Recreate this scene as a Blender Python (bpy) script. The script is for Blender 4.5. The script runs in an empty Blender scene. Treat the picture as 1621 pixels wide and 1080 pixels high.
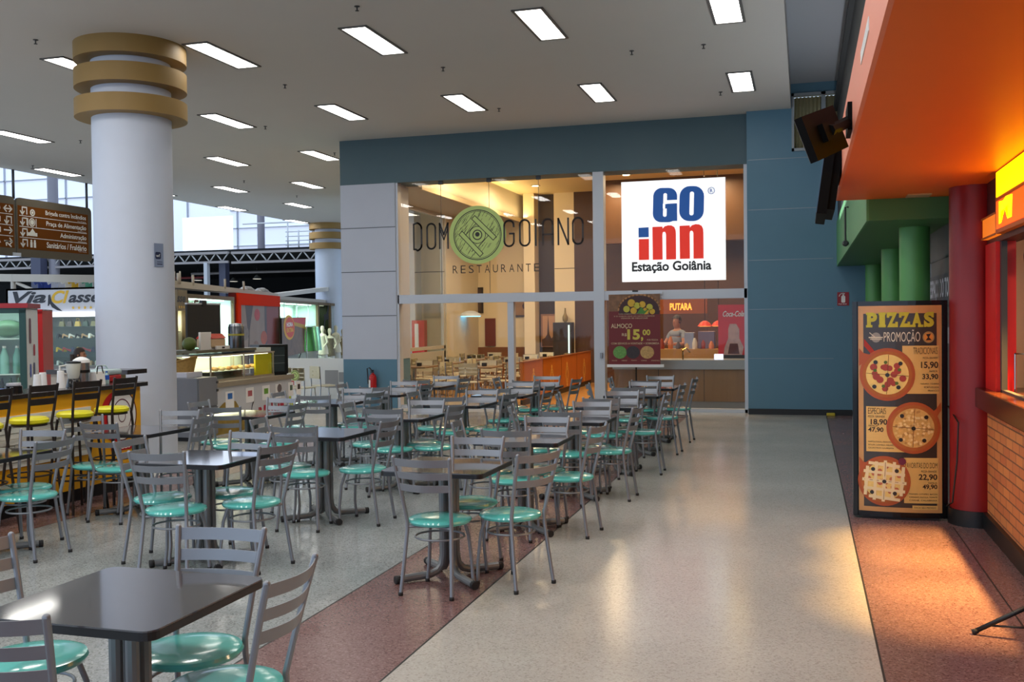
import bpy, bmesh, math, random
from mathutils import Vector, Matrix
random.seed(7)
S = bpy.context.scene
COL = S.collection
PI = math.pi

def lin(c):
    return tuple(((v/255/12.92) if v/255 <= .04045 else ((v/255+.055)/1.055)**2.4) for v in c)

# ------------------------------------------------------------ camera, world, exposure
cam_d = bpy.data.cameras.new('camera')
cam = bpy.data.objects.new('camera', cam_d); COL.objects.link(cam)
Rx = (0.95977231, 0.00540408, -0.28072747)   # world axes seen from the camera
Ry = (0.28052309, 0.02426146, 0.95954061)
Rz = (-0.01199629, 0.99969104, -0.0217695)
cam.matrix_world = Matrix(((Rx[0], Rx[1], -Rx[2], 0), (Ry[0], Ry[1], -Ry[2], 0), (Rz[0], Rz[1], -Rz[2], 1.72), (0, 0, 0, 1)))
cam_d.sensor_width = 36; cam_d.lens = 36*1582/1621; cam_d.clip_end = 300; cam_d.clip_start = .05
S.camera = cam
W = bpy.data.worlds.new('daylight'); S.world = W; W.use_nodes = True
bg = W.node_tree.nodes['Background']; bg.inputs[0].default_value = (.62, .78, 1.0, 1); bg.inputs[1].default_value = 1.1
S.view_settings.view_transform = 'Standard'; S.view_settings.look = 'None'
S.view_settings.exposure = 0.55; S.view_settings.gamma = 1
E_LAMP = 7.0

def lamp(name, kind, loc, energy, col=(1, 1, 1), size=.3, size_y=None, rot=(0, 0, 0), spot=None, blend=.3):
    d = bpy.data.lights.new(name, kind); d.energy = energy; d.color = col
    if kind == 'AREA':
        d.size = size
        if size_y: d.shape = 'RECTANGLE'; d.size_y = size_y
    else: d.shadow_soft_size = size
    if kind == 'SPOT': d.spot_size = spot; d.spot_blend = blend
    o = bpy.data.objects.new(name, d); COL.objects.link(o); o.location = loc; o.rotation_euler = rot
    return o
# ceiling lamps over the part of the hall behind the photographer
for yy in (7.95, 4.05, .15):
    for k in range(6):
        lamp('ceiling_lamp', 'AREA', (-.85-2.2*k, yy, 5.27), 26, (1, .97, .92), .3, 1.2)
# restaurant ceiling lamps, warm
for x in (-6.6, -4.3, -2.0):
    for y in (20.2, 23.6):
        lamp('restaurant_lamp', 'AREA', (x, y, 5.0), 36, (1, .74, .44), .5, .5)
lamp('restaurant_cove_lamp', 'AREA', (-7.2, 22.5, 4.46), 34, (1, .75, .34), .12, 7.5, (0, PI, 0))
lamp('restaurant_side_lamp', 'AREA', (-8.1, 21.5, 4.35), 30, (1, .88, .7), .5, 4)
lamp('kitchen_lamp', 'AREA', (-2.0, 24.6, 3.3), 30, (1, .6, .25), 2.5, .6)
# pizza shop lamps
for yy in (6.3, 7.1, 7.9): lamp('pizza_counter_lamp', 'SPOT', (1.57, yy, 2.23), 720, (1, .53, .14), .04, None, (0, .26, 0), math.radians(45), 1.0)
lamp('pizza_shop_lamp', 'AREA', (2.6, 6.5, 2.6), 30, (1, .68, .4), .8, .8)
lamp('upper_fill_light', 'AREA', (.42, 9, 3.2), 45, (.85, .92, 1), .12, 15, (PI, 0, 0))  # added fill light, aimed up to brighten the upper ceiling
# dim lamp of the green shop
lamp('green_shop_lamp', 'AREA', (.8, 14, 5.2), 10, (.9, 1, .9), .3, 4)

# ------------------------------------------------------------ materials
MATS = {}
def M(name, rgb, rough=.5, metal=0, spec=.5, coat=0, noise=0, nscale=6, bump=0, emit=0, alpha=None, stretch=(1, 1, 1)):
    if name in MATS: return MATS[name]
    m = bpy.data.materials.new(name); m.use_nodes = True
    nt = m.node_tree; b = nt.nodes['Principled BSDF']
    c = lin(rgb)
    b.inputs['Base Color'].default_value = (*c, 1); b.inputs['Roughness'].default_value = rough
    b.inputs['Metallic'].default_value = metal; b.inputs['Specular IOR Level'].default_value = spec
    b.inputs['Coat Weight'].default_value = coat; b.inputs['Coat Roughness'].default_value = .08
    if noise or bump:
        tc = nt.nodes.new('ShaderNodeTexCoord'); mp = nt.nodes.new('ShaderNodeMapping'); mp.inputs['Scale'].default_value = stretch
        n = nt.nodes.new('ShaderNodeTexNoise'); n.inputs['Scale'].default_value = nscale; n.inputs['Detail'].default_value = 6
        nt.links.new(tc.outputs['Object'], mp.inputs[0]); nt.links.new(mp.outputs[0], n.inputs['Vector'])
        if noise:
            mx = nt.nodes.new('ShaderNodeMix'); mx.data_type = 'RGBA'
            mx.inputs['A'].default_value = tuple(v*(1-noise) for v in c)+(1,); mx.inputs['B'].default_value = tuple(min(1, v*(1+noise)) for v in c)+(1,)
            nt.links.new(n.outputs['Fac'], mx.inputs['Factor']); nt.links.new(mx.outputs['Result'], b.inputs['Base Color'])
        if bump:
            bp = nt.nodes.new('ShaderNodeBump'); bp.inputs['Strength'].default_value = bump; bp.inputs['Distance'].default_value = .01
            nt.links.new(n.outputs['Fac'], bp.inputs['Height']); nt.links.new(bp.outputs[0], b.inputs['Normal'])
    if emit:
        b.inputs['Emission Color'].default_value = (*c, 1); b.inputs['Emission Strength'].default_value = emit
    MATS[name] = m
    return m

def terrazzo(name, base, dark, light, rough=.2, tint=.1, scale=110):
    m = bpy.data.materials.new(name); m.use_nodes = True; nt = m.node_tree; b = nt.nodes['Principled BSDF']
    tc = nt.nodes.new('ShaderNodeTexCoord')
    v = nt.nodes.new('ShaderNodeTexVoronoi'); v.inputs['Scale'].default_value = scale
    nt.links.new(tc.outputs['Object'], v.inputs['Vector'])
    sep = nt.nodes.new('ShaderNodeSeparateColor'); nt.links.new(v.outputs['Color'], sep.inputs[0])
    rp = nt.nodes.new('ShaderNodeValToRGB'); e = rp.color_ramp.elements
    e[0].position = 0; e[0].color = (*lin(dark), 1); e[1].position = 1; e[1].color = (*lin(light), 1)
    a = e.new(.12); a.color = (*lin(dark), 1); a = e.new(.22); a.color = (*lin(base), 1); a = e.new(.75); a.color = (*lin(base), 1)
    nt.links.new(sep.outputs[0], rp.inputs[0])
    n = nt.nodes.new('ShaderNodeTexNoise'); n.inputs['Scale'].default_value = .9; n.inputs['Detail'].default_value = 5
    nt.links.new(tc.outputs['Object'], n.inputs['Vector'])
    mr = nt.nodes.new('ShaderNodeMapRange'); mr.inputs['From Min'].default_value = .3; mr.inputs['From Max'].default_value = .7
    mr.inputs['To Min'].default_value = 1-tint; mr.inputs['To Max'].default_value = 1+tint
    nt.links.new(n.outputs['Fac'], mr.inputs[0])
    mx = nt.nodes.new('ShaderNodeMix'); mx.data_type = 'RGBA'; mx.blend_type = 'MULTIPLY'; mx.inputs['Factor'].default_value = 1
    nt.links.new(rp.outputs[0], mx.inputs['A']); nt.links.new(mr.outputs[0], mx.inputs['B'])
    nt.links.new(mx.outputs['Result'], b.inputs['Base Color'])
    b.inputs['Roughness'].default_value = rough; b.inputs['Specular IOR Level'].default_value = .5
    mr2 = nt.nodes.new('ShaderNodeMapRange'); mr2.inputs['To Min'].default_value = rough*.7; mr2.inputs['To Max'].default_value = rough*1.5
    nt.links.new(n.outputs['Fac'], mr2.inputs[0]); nt.links.new(mr2.outputs[0], b.inputs['Roughness'])
    MATS[name] = m; return m

def glass_mat(name, tint=(1, 1, 1), base=.03):
    m = bpy.data.materials.new(name); m.use_nodes = True; nt = m.node_tree
    for n in list(nt.nodes):
        if n.type != 'OUTPUT_MATERIAL': nt.nodes.remove(n)
    out = [n for n in nt.nodes][0]
    t = nt.nodes.new('ShaderNodeBsdfTransparent'); t.inputs[0].default_value = (*tint, 1)
    g = nt.nodes.new('ShaderNodeBsdfGlossy'); g.inputs['Roughness'].default_value = .01
    lw = nt.nodes.new('ShaderNodeLayerWeight'); lw.inputs[0].default_value = .5
    p = nt.nodes.new('ShaderNodeMath'); p.operation = 'POWER'; p.inputs[1].default_value = 4
    a = nt.nodes.new('ShaderNodeMath'); a.operation = 'MULTIPLY_ADD'; a.inputs[1].default_value = .7; a.inputs[2].default_value = base
    mx = nt.nodes.new('ShaderNodeMixShader')
    nt.links.new(lw.outputs['Facing'], p.inputs[0]); nt.links.new(p.outputs[0], a.inputs[0]); nt.links.new(a.outputs[0], mx.inputs[0])
    nt.links.new(t.outputs[0], mx.inputs[1]); nt.links.new(g.outputs[0], mx.inputs[2]); nt.links.new(mx.outputs[0], out.inputs[0])
    MATS[name] = m; return m

def emis(name, rgb, strength):
    if name in MATS: return MATS[name]
    m = bpy.data.materials.new(name); m.use_nodes = True; nt = m.node_tree
    b = nt.nodes['Principled BSDF']; b.inputs['Base Color'].default_value = (*lin(rgb), 1)
    b.inputs['Emission Color'].default_value = (*lin(rgb), 1); b.inputs['Emission Strength'].default_value = strength
    MATS[name] = m; return m

def brick_mat(name):
    m = bpy.data.materials.new(name); m.use_nodes = True; nt = m.node_tree; b = nt.nodes['Principled BSDF']
    tc = nt.nodes.new('ShaderNodeTexCoord'); mp = nt.nodes.new('ShaderNodeMapping')
    mp.inputs['Rotation'].default_value = (0, 0, 0)
    cx = nt.nodes.new('ShaderNodeSeparateXYZ'); cb = nt.nodes.new('ShaderNodeCombineXYZ')
    nt.links.new(tc.outputs['Object'], cx.inputs[0]); nt.links.new(cx.outputs[1], cb.inputs[0]); nt.links.new(cx.outputs[2], cb.inputs[1])
    br = nt.nodes.new('ShaderNodeTexBrick'); br.inputs['Scale'].default_value = 1
    br.inputs['Brick Width'].default_value = .23; br.inputs['Row Height'].default_value = .075; br.inputs['Mortar Size'].default_value = .006
    br.inputs['Color1'].default_value = (*lin((205, 130, 70)), 1); br.inputs['Color2'].default_value = (*lin((185, 105, 60)), 1)
    br.inputs['Mortar'].default_value = (*lin((120, 78, 52)), 1); br.inputs['Bias'].default_value = 0
    nt.links.new(cb.outputs[0], br.inputs['Vector']); nt.links.new(br.outputs['Color'], b.inputs['Base Color'])
    bp = nt.nodes.new('ShaderNodeBump'); bp.inputs['Strength'].default_value = .5; bp.inputs['Distance'].default_value = .01; bp.invert = True
    nt.links.new(br.outputs['Fac'], bp.inputs['Height']); nt.links.new(bp.outputs[0], b.inputs['Normal'])
    b.inputs['Roughness'].default_value = .7
    MATS[name] = m; return m

# ------------------------------------------------------------ mesh helpers
class MB:
    def __init__(s): s.bm = bmesh.new()
    def _v(s, pts, smooth=False): return [s.bm.verts.new(p) for p in pts]
    def face(s, pts, smooth=False):
        f = s.bm.faces.new([s.bm.verts.new(p) for p in pts]); f.smooth = smooth; return f
    def box(s, x0, x1, y0, y1, z0, z1, bev=0):
        c = [(x0, y0, z0), (x1, y0, z0), (x1, y1, z0), (x0, y1, z0), (x0, y0, z1), (x1, y0, z1), (x1, y1, z1), (x0, y1, z1)]
        v = s._v(c)
        fs = [s.bm.faces.new([v[i] for i in q]) for q in ((3, 2, 1, 0), (4, 5, 6, 7), (0, 1, 5, 4), (1, 2, 6, 5), (2, 3, 7, 6), (3, 0, 4, 7))]
        if bev:
            ed = list({e for f in fs for e in f.edges})
            bmesh.ops.bevel(s.bm, geom=ed, offset=bev, segments=2, affect='EDGES', profile=.5)
        return s
    def hexa(s, lo, hi):
        """two quads (bottom ring, top ring) joined"""
        v = s._v(lo); w = s._v(hi); n = len(v)
        s.bm.faces.new(v[::-1]); s.bm.faces.new(w)
        for i in range(n): s.bm.faces.new([v[i], v[(i+1) % n], w[(i+1) % n], w[i]])
        return s
    def prism(s, poly, z0, z1, ax='z'):
        f = {'z': lambda a, b, c: (a, b, c), 'y': lambda a, b, c: (a, c, b), 'x': lambda a, b, c: (c, a, b)}[ax]
        return s.hexa([f(a, b, z0) for a, b in poly], [f(a, b, z1) for a, b in poly])
    def tube(s, pts, r, n=8, closed=False, flat=1.0):
        P = [Vector(p) for p in pts]; m = len(P); rings = []
        up = None
        for i in range(m):
            if closed: t = P[(i+1) % m]-P[i-1]
            else: t = P[min(i+1, m-1)]-P[max(i-1, 0)]
            t.normalize()
            if up is None:
                up = Vector((0, 0, 1)) if abs(t.z) < .9 else Vector((0, 1, 0))
            a = up - t*up.dot(t)
            if a.length < 1e-5: a = Vector((1, 0, 0)) - t*t.x
            a.normalize(); up = a; b = t.cross(a)
            rr = r[i] if isinstance(r, (list, tuple)) else r
            rings.append([s.bm.verts.new(P[i]+(a*math.cos(2*PI*k/n)*flat+b*math.sin(2*PI*k/n))*rr) for k in range(n)])
        for i in range(m if closed else m-1):
            A, B = rings[i], rings[(i+1) % m]
            for k in range(n):
                f = s.bm.faces.new([A[k], A[(k+1) % n], B[(k+1) % n], B[k]]); f.smooth = True
        if not closed:
            s.bm.faces.new(rings[0][::-1]); s.bm.faces.new(rings[-1])
        return s
    def lathe(s, prof, n=24, c=(0, 0, 0), ax='z', smooth=True):
        """prof: (r, h) pairs from bottom to top"""
        def pt(r, h, a):
            x, y = r*math.cos(a), r*math.sin(a)
            return {'z': (c[0]+x, c[1]+y, c[2]+h), 'y': (c[0]+x, c[1]+h, c[2]+y), 'x': (c[0]+h, c[1]+x, c[2]+y)}[ax]
        rings = []
        for r, h in prof:
            rings.append([s.bm.verts.new(pt(max(r, 1e-4), h, 2*PI*k/n)) for k in range(n)])
        for A, B in zip(rings, rings[1:]):
            for k in range(n):
                f = s.bm.faces.new([A[k], A[(k+1) % n], B[(k+1) % n], B[k]]); f.smooth = smooth
        s.bm.faces.new(rings[0][::-1]); s.bm.faces.new(rings[-1])
        return s
    def ball(s, c, r, n=12, sc=(1, 1, 1)):
        ret = bmesh.ops.create_uvsphere(s.bm, u_segments=n, v_segments=max(6, n*2//3), radius=r, matrix=Matrix.Translation(c) @ Matrix.Diagonal((*sc, 1)))
        for v in ret['verts']:
            for f in v.link_faces: f.smooth = True
        return s
    def xf(s, m): bmesh.ops.transform(s.bm, matrix=m, verts=s.bm.verts); return s
    def build(s, name, mat, parent=None, loc=None, rotz=None):
        bmesh.ops.recalc_face_normals(s.bm, faces=s.bm.faces)
        for e in s.bm.edges:
            if len(e.link_faces) == 2 and e.calc_face_angle(0) > .62: e.smooth = False
        me = bpy.data.meshes.new(name); s.bm.to_mesh(me); s.bm.free()
        ms = mat if isinstance(mat, (list, tuple)) else [mat]
        for m in ms: me.materials.append(m)
        o = bpy.data.objects.new(name, me); COL.objects.link(o)
        if parent: o.parent = parent
        if loc: o.location = loc
        if rotz is not None: o.rotation_euler = (0, 0, rotz)
        return o

def tag(o, label, cat, group=None, kind=None):
    o['label'] = label; o['category'] = cat
    if group: o['group'] = group
    if kind: o['kind'] = kind
    return o
def struct(o, label=None):
    o['kind'] = 'structure'
    if label: o['label'] = label
    return o
def thing(name, label, cat, loc=(0, 0, 0), rotz=0, group=None):
    o = bpy.data.objects.new(name, None); COL.objects.link(o); o.empty_display_size = .1
    o.location = loc; o.rotation_euler = (0, 0, rotz)
    return tag(o, label, cat, group)
def dup(root, loc, rotz=0, label=None, group=None):
    r = root.copy(); COL.objects.link(r); r.location = loc; r.rotation_euler = (0, 0, rotz)
    if label: r['label'] = label
    if group: r['group'] = group
    for ch in list(root.children):
        c = ch.copy(); COL.objects.link(c); c.parent = r
        for g in ch.children:
            d = g.copy(); COL.objects.link(d); d.parent = c
    return r

# ------------------------------------------------------------ flat art on a surface
class Frame:
    """a plane in the place: origin, right, up; art lies a hair in front of it"""
    def __init__(s, o, X, Z=(0, 0, 1), bend=None):
        s.o = Vector(o); s.X = Vector(X).normalized(); s.Z = Vector(Z).normalized(); s.N = s.X.cross(s.Z); s.bend = bend
    def pt(s, x, z, d):
        e = s.bend(x) if s.bend else 0
        return s.o + s.X*x + s.Z*z + s.N*(d+e)
def split_x(bm, step):
    xs = [v.co.x for v in bm.verts]
    if not xs: return
    x = min(xs)+step
    while x < max(xs):
        bmesh.ops.bisect_plane(bm, geom=list(bm.verts)+list(bm.edges)+list(bm.faces), plane_co=(x, 0, 0), plane_no=(1, 0, 0)); x += step
def art(name, polys, mat, parent, F, layer=1, label=None, dz=.0012):
    bm = bmesh.new()
    for p in polys:
        try: bm.faces.new([bm.verts.new((x, z, 0)) for x, z in p])
        except Exception: pass
    bmesh.ops.triangulate(bm, faces=bm.faces)
    return _art(name, bm, mat, parent, F, layer, label, dz)
def _art(name, bm, mat, parent, F, layer, label, dz=.0012):
    if F.bend: split_x(bm, .05)
    for v in bm.verts: v.co = F.pt(v.co.x, v.co.y, layer*dz)
    for f in bm.faces:
        f.normal_update()
        if f.normal.dot(F.N) < 0: f.normal_flip()
    me = bpy.data.meshes.new(name); bm.to_mesh(me); bm.free(); me.materials.append(mat)
    o = bpy.data.objects.new(name, me); COL.objects.link(o)
    if parent: o.parent = parent
    if label: o['label'] = label
    return o
def text(s, x, z, w, h, mat, parent, F, layer=2, bold=0, name='lettering', shear=0, label=None, dz=.0012):
    """lettering fitted to the box (x, z, w, h), z = its lower edge"""
    c = bpy.data.curves.new('t', 'FONT'); c.body = s; c.size = 1; c.offset = bold; c.shear = shear; c.resolution_u = 4
    o = bpy.data.objects.new('t', c)
    me = bpy.data.meshes.new_from_object(o); bpy.data.objects.remove(o); bpy.data.curves.remove(c)
    bm = bmesh.new(); bm.from_mesh(me); bpy.data.meshes.remove(me)
    xs = [v.co.x for v in bm.verts]; ys = [v.co.y for v in bm.verts]
    if not xs: bm.free(); return None
    x0, x1, y0, y1 = min(xs), max(xs), min(ys), max(ys)
    for v in bm.verts:
        v.co = ((v.co.x-x0)/(x1-x0)*w+x, (v.co.y-y0)/(y1-y0)*h+z, 0)
    return _art(name, bm, mat, parent, F, layer, label, dz)
def rect(x, z, w, h): return [(x, z), (x+w, z), (x+w, z+h), (x, z+h)]
def disc(x, z, r, n=28, rz=None, a0=0): return [(x+r*math.cos(2*PI*k/n+a0), z+(rz or r)*math.sin(2*PI*k/n+a0)) for k in range(n)]
def ring(x, z, r, t, n=36, rz=None):
    rz = rz or r; out = []
    for k in range(n):
        a, b = 2*PI*k/n, 2*PI*(k+1)/n
        out.append([(x+r*math.cos(a), z+rz*math.sin(a)), (x+r*math.cos(b), z+rz*math.sin(b)), (x+(r-t)*math.cos(b), z+(rz-t)*math.sin(b)), (x+(r-t)*math.cos(a), z+(rz-t)*math.sin(a))])
    return out
def stroke(pts, w):
    out = []
    for (a, b), (c, d) in zip(pts, pts[1:]):
        l = math.hypot(c-a, d-b) or 1; nx, nz = -(d-b)/l*w/2, (c-a)/l*w/2; ex, ez = (c-a)/l*w*.3, (d-b)/l*w*.3
        out.append([(a+nx-ex, b+nz-ez), (a-nx-ex, b-nz-ez), (c-nx+ex, d-nz+ez), (c+nx+ex, d+nz+ez)])
    return out
def star(x, z, r): return [(x+(r if k % 2 == 0 else r*.42)*math.sin(PI*k/5), z+(r if k % 2 == 0 else r*.42)*math.cos(PI*k/5)) for k in range(10)]
def rrect(x, z, w, h, r, n=5, rz=None):
    p = []
    for cx, cz, a0 in ((x+w-r, z+h-r, 0), (x+r, z+h-r, PI/2), (x+r, z+r, PI), (x+w-r, z+r, 3*PI/2)):
        for k in range(n+1):
            a = a0+PI/2*k/n; p.append((cx+r*math.cos(a), cz+r*math.sin(a)))
    return p

# material palette
column_paint = M('column_paint', (198, 206, 222), .5, noise=.03)
white_paint = M('white_paint', (214, 214, 214), .55, noise=.03)
ceil_paint = M('ceiling_paint', (200, 196, 192), .7, noise=.02, nscale=1.5)
blue_paint = M('blue_paint', (86, 126, 148), .45, noise=.05, nscale=3)
beam_paint = M('blue_paint_shaded', (74, 98, 106), .5, noise=.04, nscale=3)  # same paint as the blue wall, the beam's shade put into the colour
panel_grey = M('panel_grey', (188, 192, 204), .4, noise=.04, nscale=2)
alu = M('white_aluminium', (196, 200, 208), .35, .1)
black = M('black', (16, 16, 17), .4)
black_gloss = M('black_gloss', (12, 12, 13), .15)
dark_grey = M('dark_grey', (58, 60, 63), .5)
gold = M('gold_paint', (146, 116, 62), .55, noise=.06)
silver = M('silver_paint', (142, 146, 154), .36, .45, noise=.05, nscale=12)
aqua = M('aqua_seat', (94, 196, 188), .16, coat=.5, noise=.05, nscale=4)
rubber = M('rubber', (38, 38, 40), .7)
table_top_m = M('granite_grey', (66, 66, 72), .06, spec=1.0, coat=.5, noise=.1, nscale=60)
table_edge = M('table_edge', (26, 26, 30), .35)
chrome = M('chrome', (190, 190, 192), .15, 1)
white_gloss = M('white_gloss', (232, 232, 230), .3)
tube_emit = emis('lamp_diffuser', (255, 252, 245), E_LAMP)
# ============================================================ SETTING
terrazzo('terrazzo_walkway', (180, 178, 172), (164, 161, 154), (190, 188, 183), .17, .07)
terrazzo('terrazzo_seating', (152, 157, 158), (122, 126, 126), (170, 175, 174), .15, .12)
terrazzo('terrazzo_brown', (122, 94, 93), (98, 72, 72), (144, 118, 114), .22, .1)
terrazzo('terrazzo_outer', (190, 186, 176), (160, 156, 148), (205, 202, 195), .2, .06)
joint = M('floor_joint', (40, 38, 38), .5)
bm = bmesh.new(); fm = []
def strip(x0, x1, y0, y1, mi, z=0):
    v = [bm.verts.new(p) for p in ((x0, y0, z), (x1, y0, z), (x1, y1, z), (x0, y1, z))]
    f = bm.faces.new(v); f.material_index = mi
Y0, Y1, YF = -8, 17.62, 18.35
zones = [(-60, -7.01, 3), (-7.01, -6.25, 2), (-6.25, -2.765, 1), (-2.765, -1.95, 2), (-1.95, .355, 0), (.355, 6, 2)]
for i, (a, b, m) in enumerate(zones):
    g = .006
    strip(a+g, b-g, Y0, 60 if i == 0 else (Y1 if i < 4 else YF), m)
    if i < 5: strip(b-g, b+g, Y0, Y1 if i < 4 else YF, 4)
strip(-7.0, -1.94, Y1+.01, YF, 0)
strip(-7.0, -1.94, Y1, Y1+.01, 4)
strip(1.14, 1.15, Y0, 8.7, 4, .0005)
me = bpy.data.meshes.new('floor'); bm.to_mesh(me); bm.free()
for n in ('terrazzo_walkway', 'terrazzo_seating', 'terrazzo_brown', 'terrazzo_outer'): me.materials.append(MATS[n])
me.materials.append(joint)
o = bpy.data.objects.new('floor', me); COL.objects.link(o); struct(o)

# main ceiling slab, upper ceiling by the shops, dark wall above the canopies
struct(MB().box(-17.5, -.2, -8, 36, 5.3, 5.74).build('ceiling', ceil_paint))
up_ceil = M('upper_ceiling_paint', (170, 173, 180), .7)
struct(MB().box(-.2, .75, -8, 18.0, 5.72, 5.85).build('ceiling_upper', up_ceil))
dark_wall = M('dark_wall', (34, 34, 34), .7)
struct(MB().box(.56, .75, -8, 18.0, 3.1, 5.72).build('wall_upper', dark_wall))
w = struct(MB().box(.50, .56, -8, 18, 5.2, 5.3).build('trim_1', dark_wall))

# blue wall at the end of the walkway
bw = struct(MB().box(-.95, -.19, 18.0, 18.35, 0, 5.72).box(-.19, .68, 18.0, 18.35, 0, 4.56).box(.68, 4, 18.0, 18.35, 0, 5.72).box(-.19, .68, 18.0, 18.35, 5.55, 5.72).build('wall_back', blue_paint))
g = MB()
for z in (4.45, 3.58, 2.70, 1.84, .98): g.box(-.93, .48, 17.995, 18.002, z-.006, z+.006)
struct(g.build('trim_2', M('joint_glint', (128, 142, 152), .3, .3)))  # wall joints, their white glints put into the strip colour
struct(MB().box(-.95, 2, 17.985, 18.0, 0, .1).build('baseboard_back', black))
wf = MB()
for a in ((-.19, -.15, 4.56, 5.55), (.30, .37, 4.56, 5.55), (.64, .68, 4.56, 5.55)): wf.box(a[0], a[1], 17.97, 18.05, a[2], a[3])
wf.box(-.19, .68, 17.97, 18.05, 4.56, 4.61); wf.box(-.19, .68, 17.97, 18.05, 5.50, 5.55)
win2 = struct(wf.build('window_2', M('window_frame', (150, 156, 160), .4)))
glass = glass_mat('clear_glass', base=.014)
glass_dim = glass_mat('green_glass', (.93, .98, .96), .025)
c = MB()
n = 60
for i in range(n):
    x0 = -.15+.79*i/n; x1 = -.15+.79*(i+1)/n; y0 = 18.12+.02*math.sin(i*1.3); y1 = 18.12+.02*math.sin((i+1)*1.3)
    c.face([(x0, y0, 4.6), (x1, y1, 4.6), (x1, y1, 5.5), (x0, y0, 5.5)], True)
bmesh.ops.remove_doubles(c.bm, verts=c.bm.verts, dist=1e-4)
c.build('curtain', M('curtain', (150, 142, 108), .8), win2)

# restaurant front: beam, left pillar, window
struct(MB().box(-8.85, -.95, 18.2, 18.75, 4.42, 5.3).build('wall_front', beam_paint))
p = struct(MB().box(-8.85, -7.68, 18.2, 18.9, .96, 4.42).build('wall_pillar', panel_grey))
MB().box(-8.84, -7.69, 18.205, 18.89, 0, .96).build('pillar_base', blue_paint, p)
g = MB()
for z in (1.82, 2.69, 3.56): g.box(-8.85, -7.68, 18.197, 18.21, z-.008, z+.008)
g.build('panel_joint', M('panel_joint', (92, 96, 104), .5), p)
g = MB().box(-3.74, -3.54, 18.2, 18.42, 0, 4.42).box(-5.42, -5.30, 18.24, 18.38, 0, 2.05).box(-7.70, -7.63, 18.22, 18.4, 0, 4.42).box(-1.02, -.95, 18.22, 18.4, 0, 4.42)
g.box(-7.66, -3.72, 18.22, 18.4, 2.05, 2.22).box(-3.56, -.97, 18.22, 18.4, 2.05, 2.22).box(-7.66, -5.42, 18.26, 18.38, 0, .06).box(-3.55, -.97, 18.22, 18.42, 0, .06)
win1 = struct(g.build('window_1', alu))
for a in ((-7.64, -3.73, 2.21, 4.43), (-3.56, -.99, 2.21, 4.43), (-7.64, -5.41, .05, 2.06), (-5.31, -3.73, .05, 2.06), (-3.56, -.99, .05, 2.06)):
    MB().box(a[0], a[1], 18.30, 18.31, a[2], a[3]).build('glass_pane', glass, win1)
g = MB()
for x in (-6.76, -5.78, -4.80): g.box(x-.003, x+.003, 18.297, 18.313, 2.21, 4.42)
g.build('pane_joint', M('pane_joint', (70, 70, 68), .4), win1)
for x in (-6.76, -5.78, -4.80): MB().box(x-.045, x+.045, 18.285, 18.325, 4.35, 4.42).build('glass_clamp', dark_grey, win1)
MB().box(-3.62, -3.58, 18.14, 18.2, .98, 1.08).build('door_lock', silver, win1)

# restaurant room
cream = M('cream_wall', (226, 208, 168), .6, noise=.03)
r_ceil = M('restaurant_ceiling_paint', (226, 206, 160), .7)
wood_brown = M('brown_wainscot', (120, 72, 34), .45, noise=.25, nscale=3, stretch=(1, 1, 6))
MB_rf = MB().box(-8.85, 1, 18.35, 27, -.05, 0.001)
struct(MB_rf.build('floor_restaurant', M('restaurant_floor', (196, 150, 92), .25, noise=.08)))
struct(MB().box(-7.4, 1, 18.75, 27, 5.1, 5.3).build('ceiling_restaurant', r_ceil))
struct(MB().box(-8.85, -7.4, 18.75, 26.6, 4.4, 5.28).build('ceiling_soffit', M('soffit_grey', (176, 166, 150), .7)))
struct(MB().box(-12.2, -6.55, 26.6, 26.8, 0, 5.3).build('wall_restaurant_back', cream))
struct(MB().box(-8.8, -6.55, 26.52, 26.6, 0, .95).build('trim_3', wood_brown))
struct(MB().box(-7.25, -6.95, 26.0, 26.6, 0, 5.1).box(-6.45, -5.9, 26.2, 26.8, 0, 5.1).build('wall_pier', M('pier_cream', (238, 224, 192), .6)))
struct(MB().box(-6.95, -6.45, 26.45, 26.7, 0, 5.1).build('wall_dark_strip', M('dark_brown_wall', (58, 40, 30), .5)))
struct(MB().box(-5.9, .9, 26.2, 26.8, 0, 5.1).build('wall_kitchen', M('kitchen_brown', (80, 48, 20), .5, noise=.2)))
struct(MB().box(.85, 1.0, 18.35, 26.8, 0, 5.1).build('wall_restaurant_right', M('kitchen_brown', (104, 66, 30), .5)))
g = MB()
for y in (18.95, 21.4, 23.9): g.box(-8.85, -8.77, y-.05, y+.05, 0, 4.4)
g.box(-8.85, -8.77, 18.9, 24.0, 1.0, 1.08).box(-8.85, -8.77, 18.9, 24, 0, .95).box(-8.85, -8.77, 18.9, 24, 4.3, 4.4)
win3 = struct(g.build('window_3', M('side_frame', (176, 172, 160), .4)))
MB().box(-8.815, -8.805, 19, 23.9, 1.08, 4.3).build('glass_pane', glass, win3)
struct(MB().box(-10.75, -10.25, 25.6, 26.1, 0, 5.3).build('wall_white_pier', white_paint))
struct(MB().box(-8.87, -8.75, 24.0, 26.6, 0, 4.4).build('wall_partition', M('partition_cream', (206, 196, 170), .6)))
struct(MB().box(-5.0, -1.2, 24.3, 24.6, 3.55, 5.1).build('wall_bulkhead', M('bulkhead_brown', (96, 62, 30), .5)))

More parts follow.
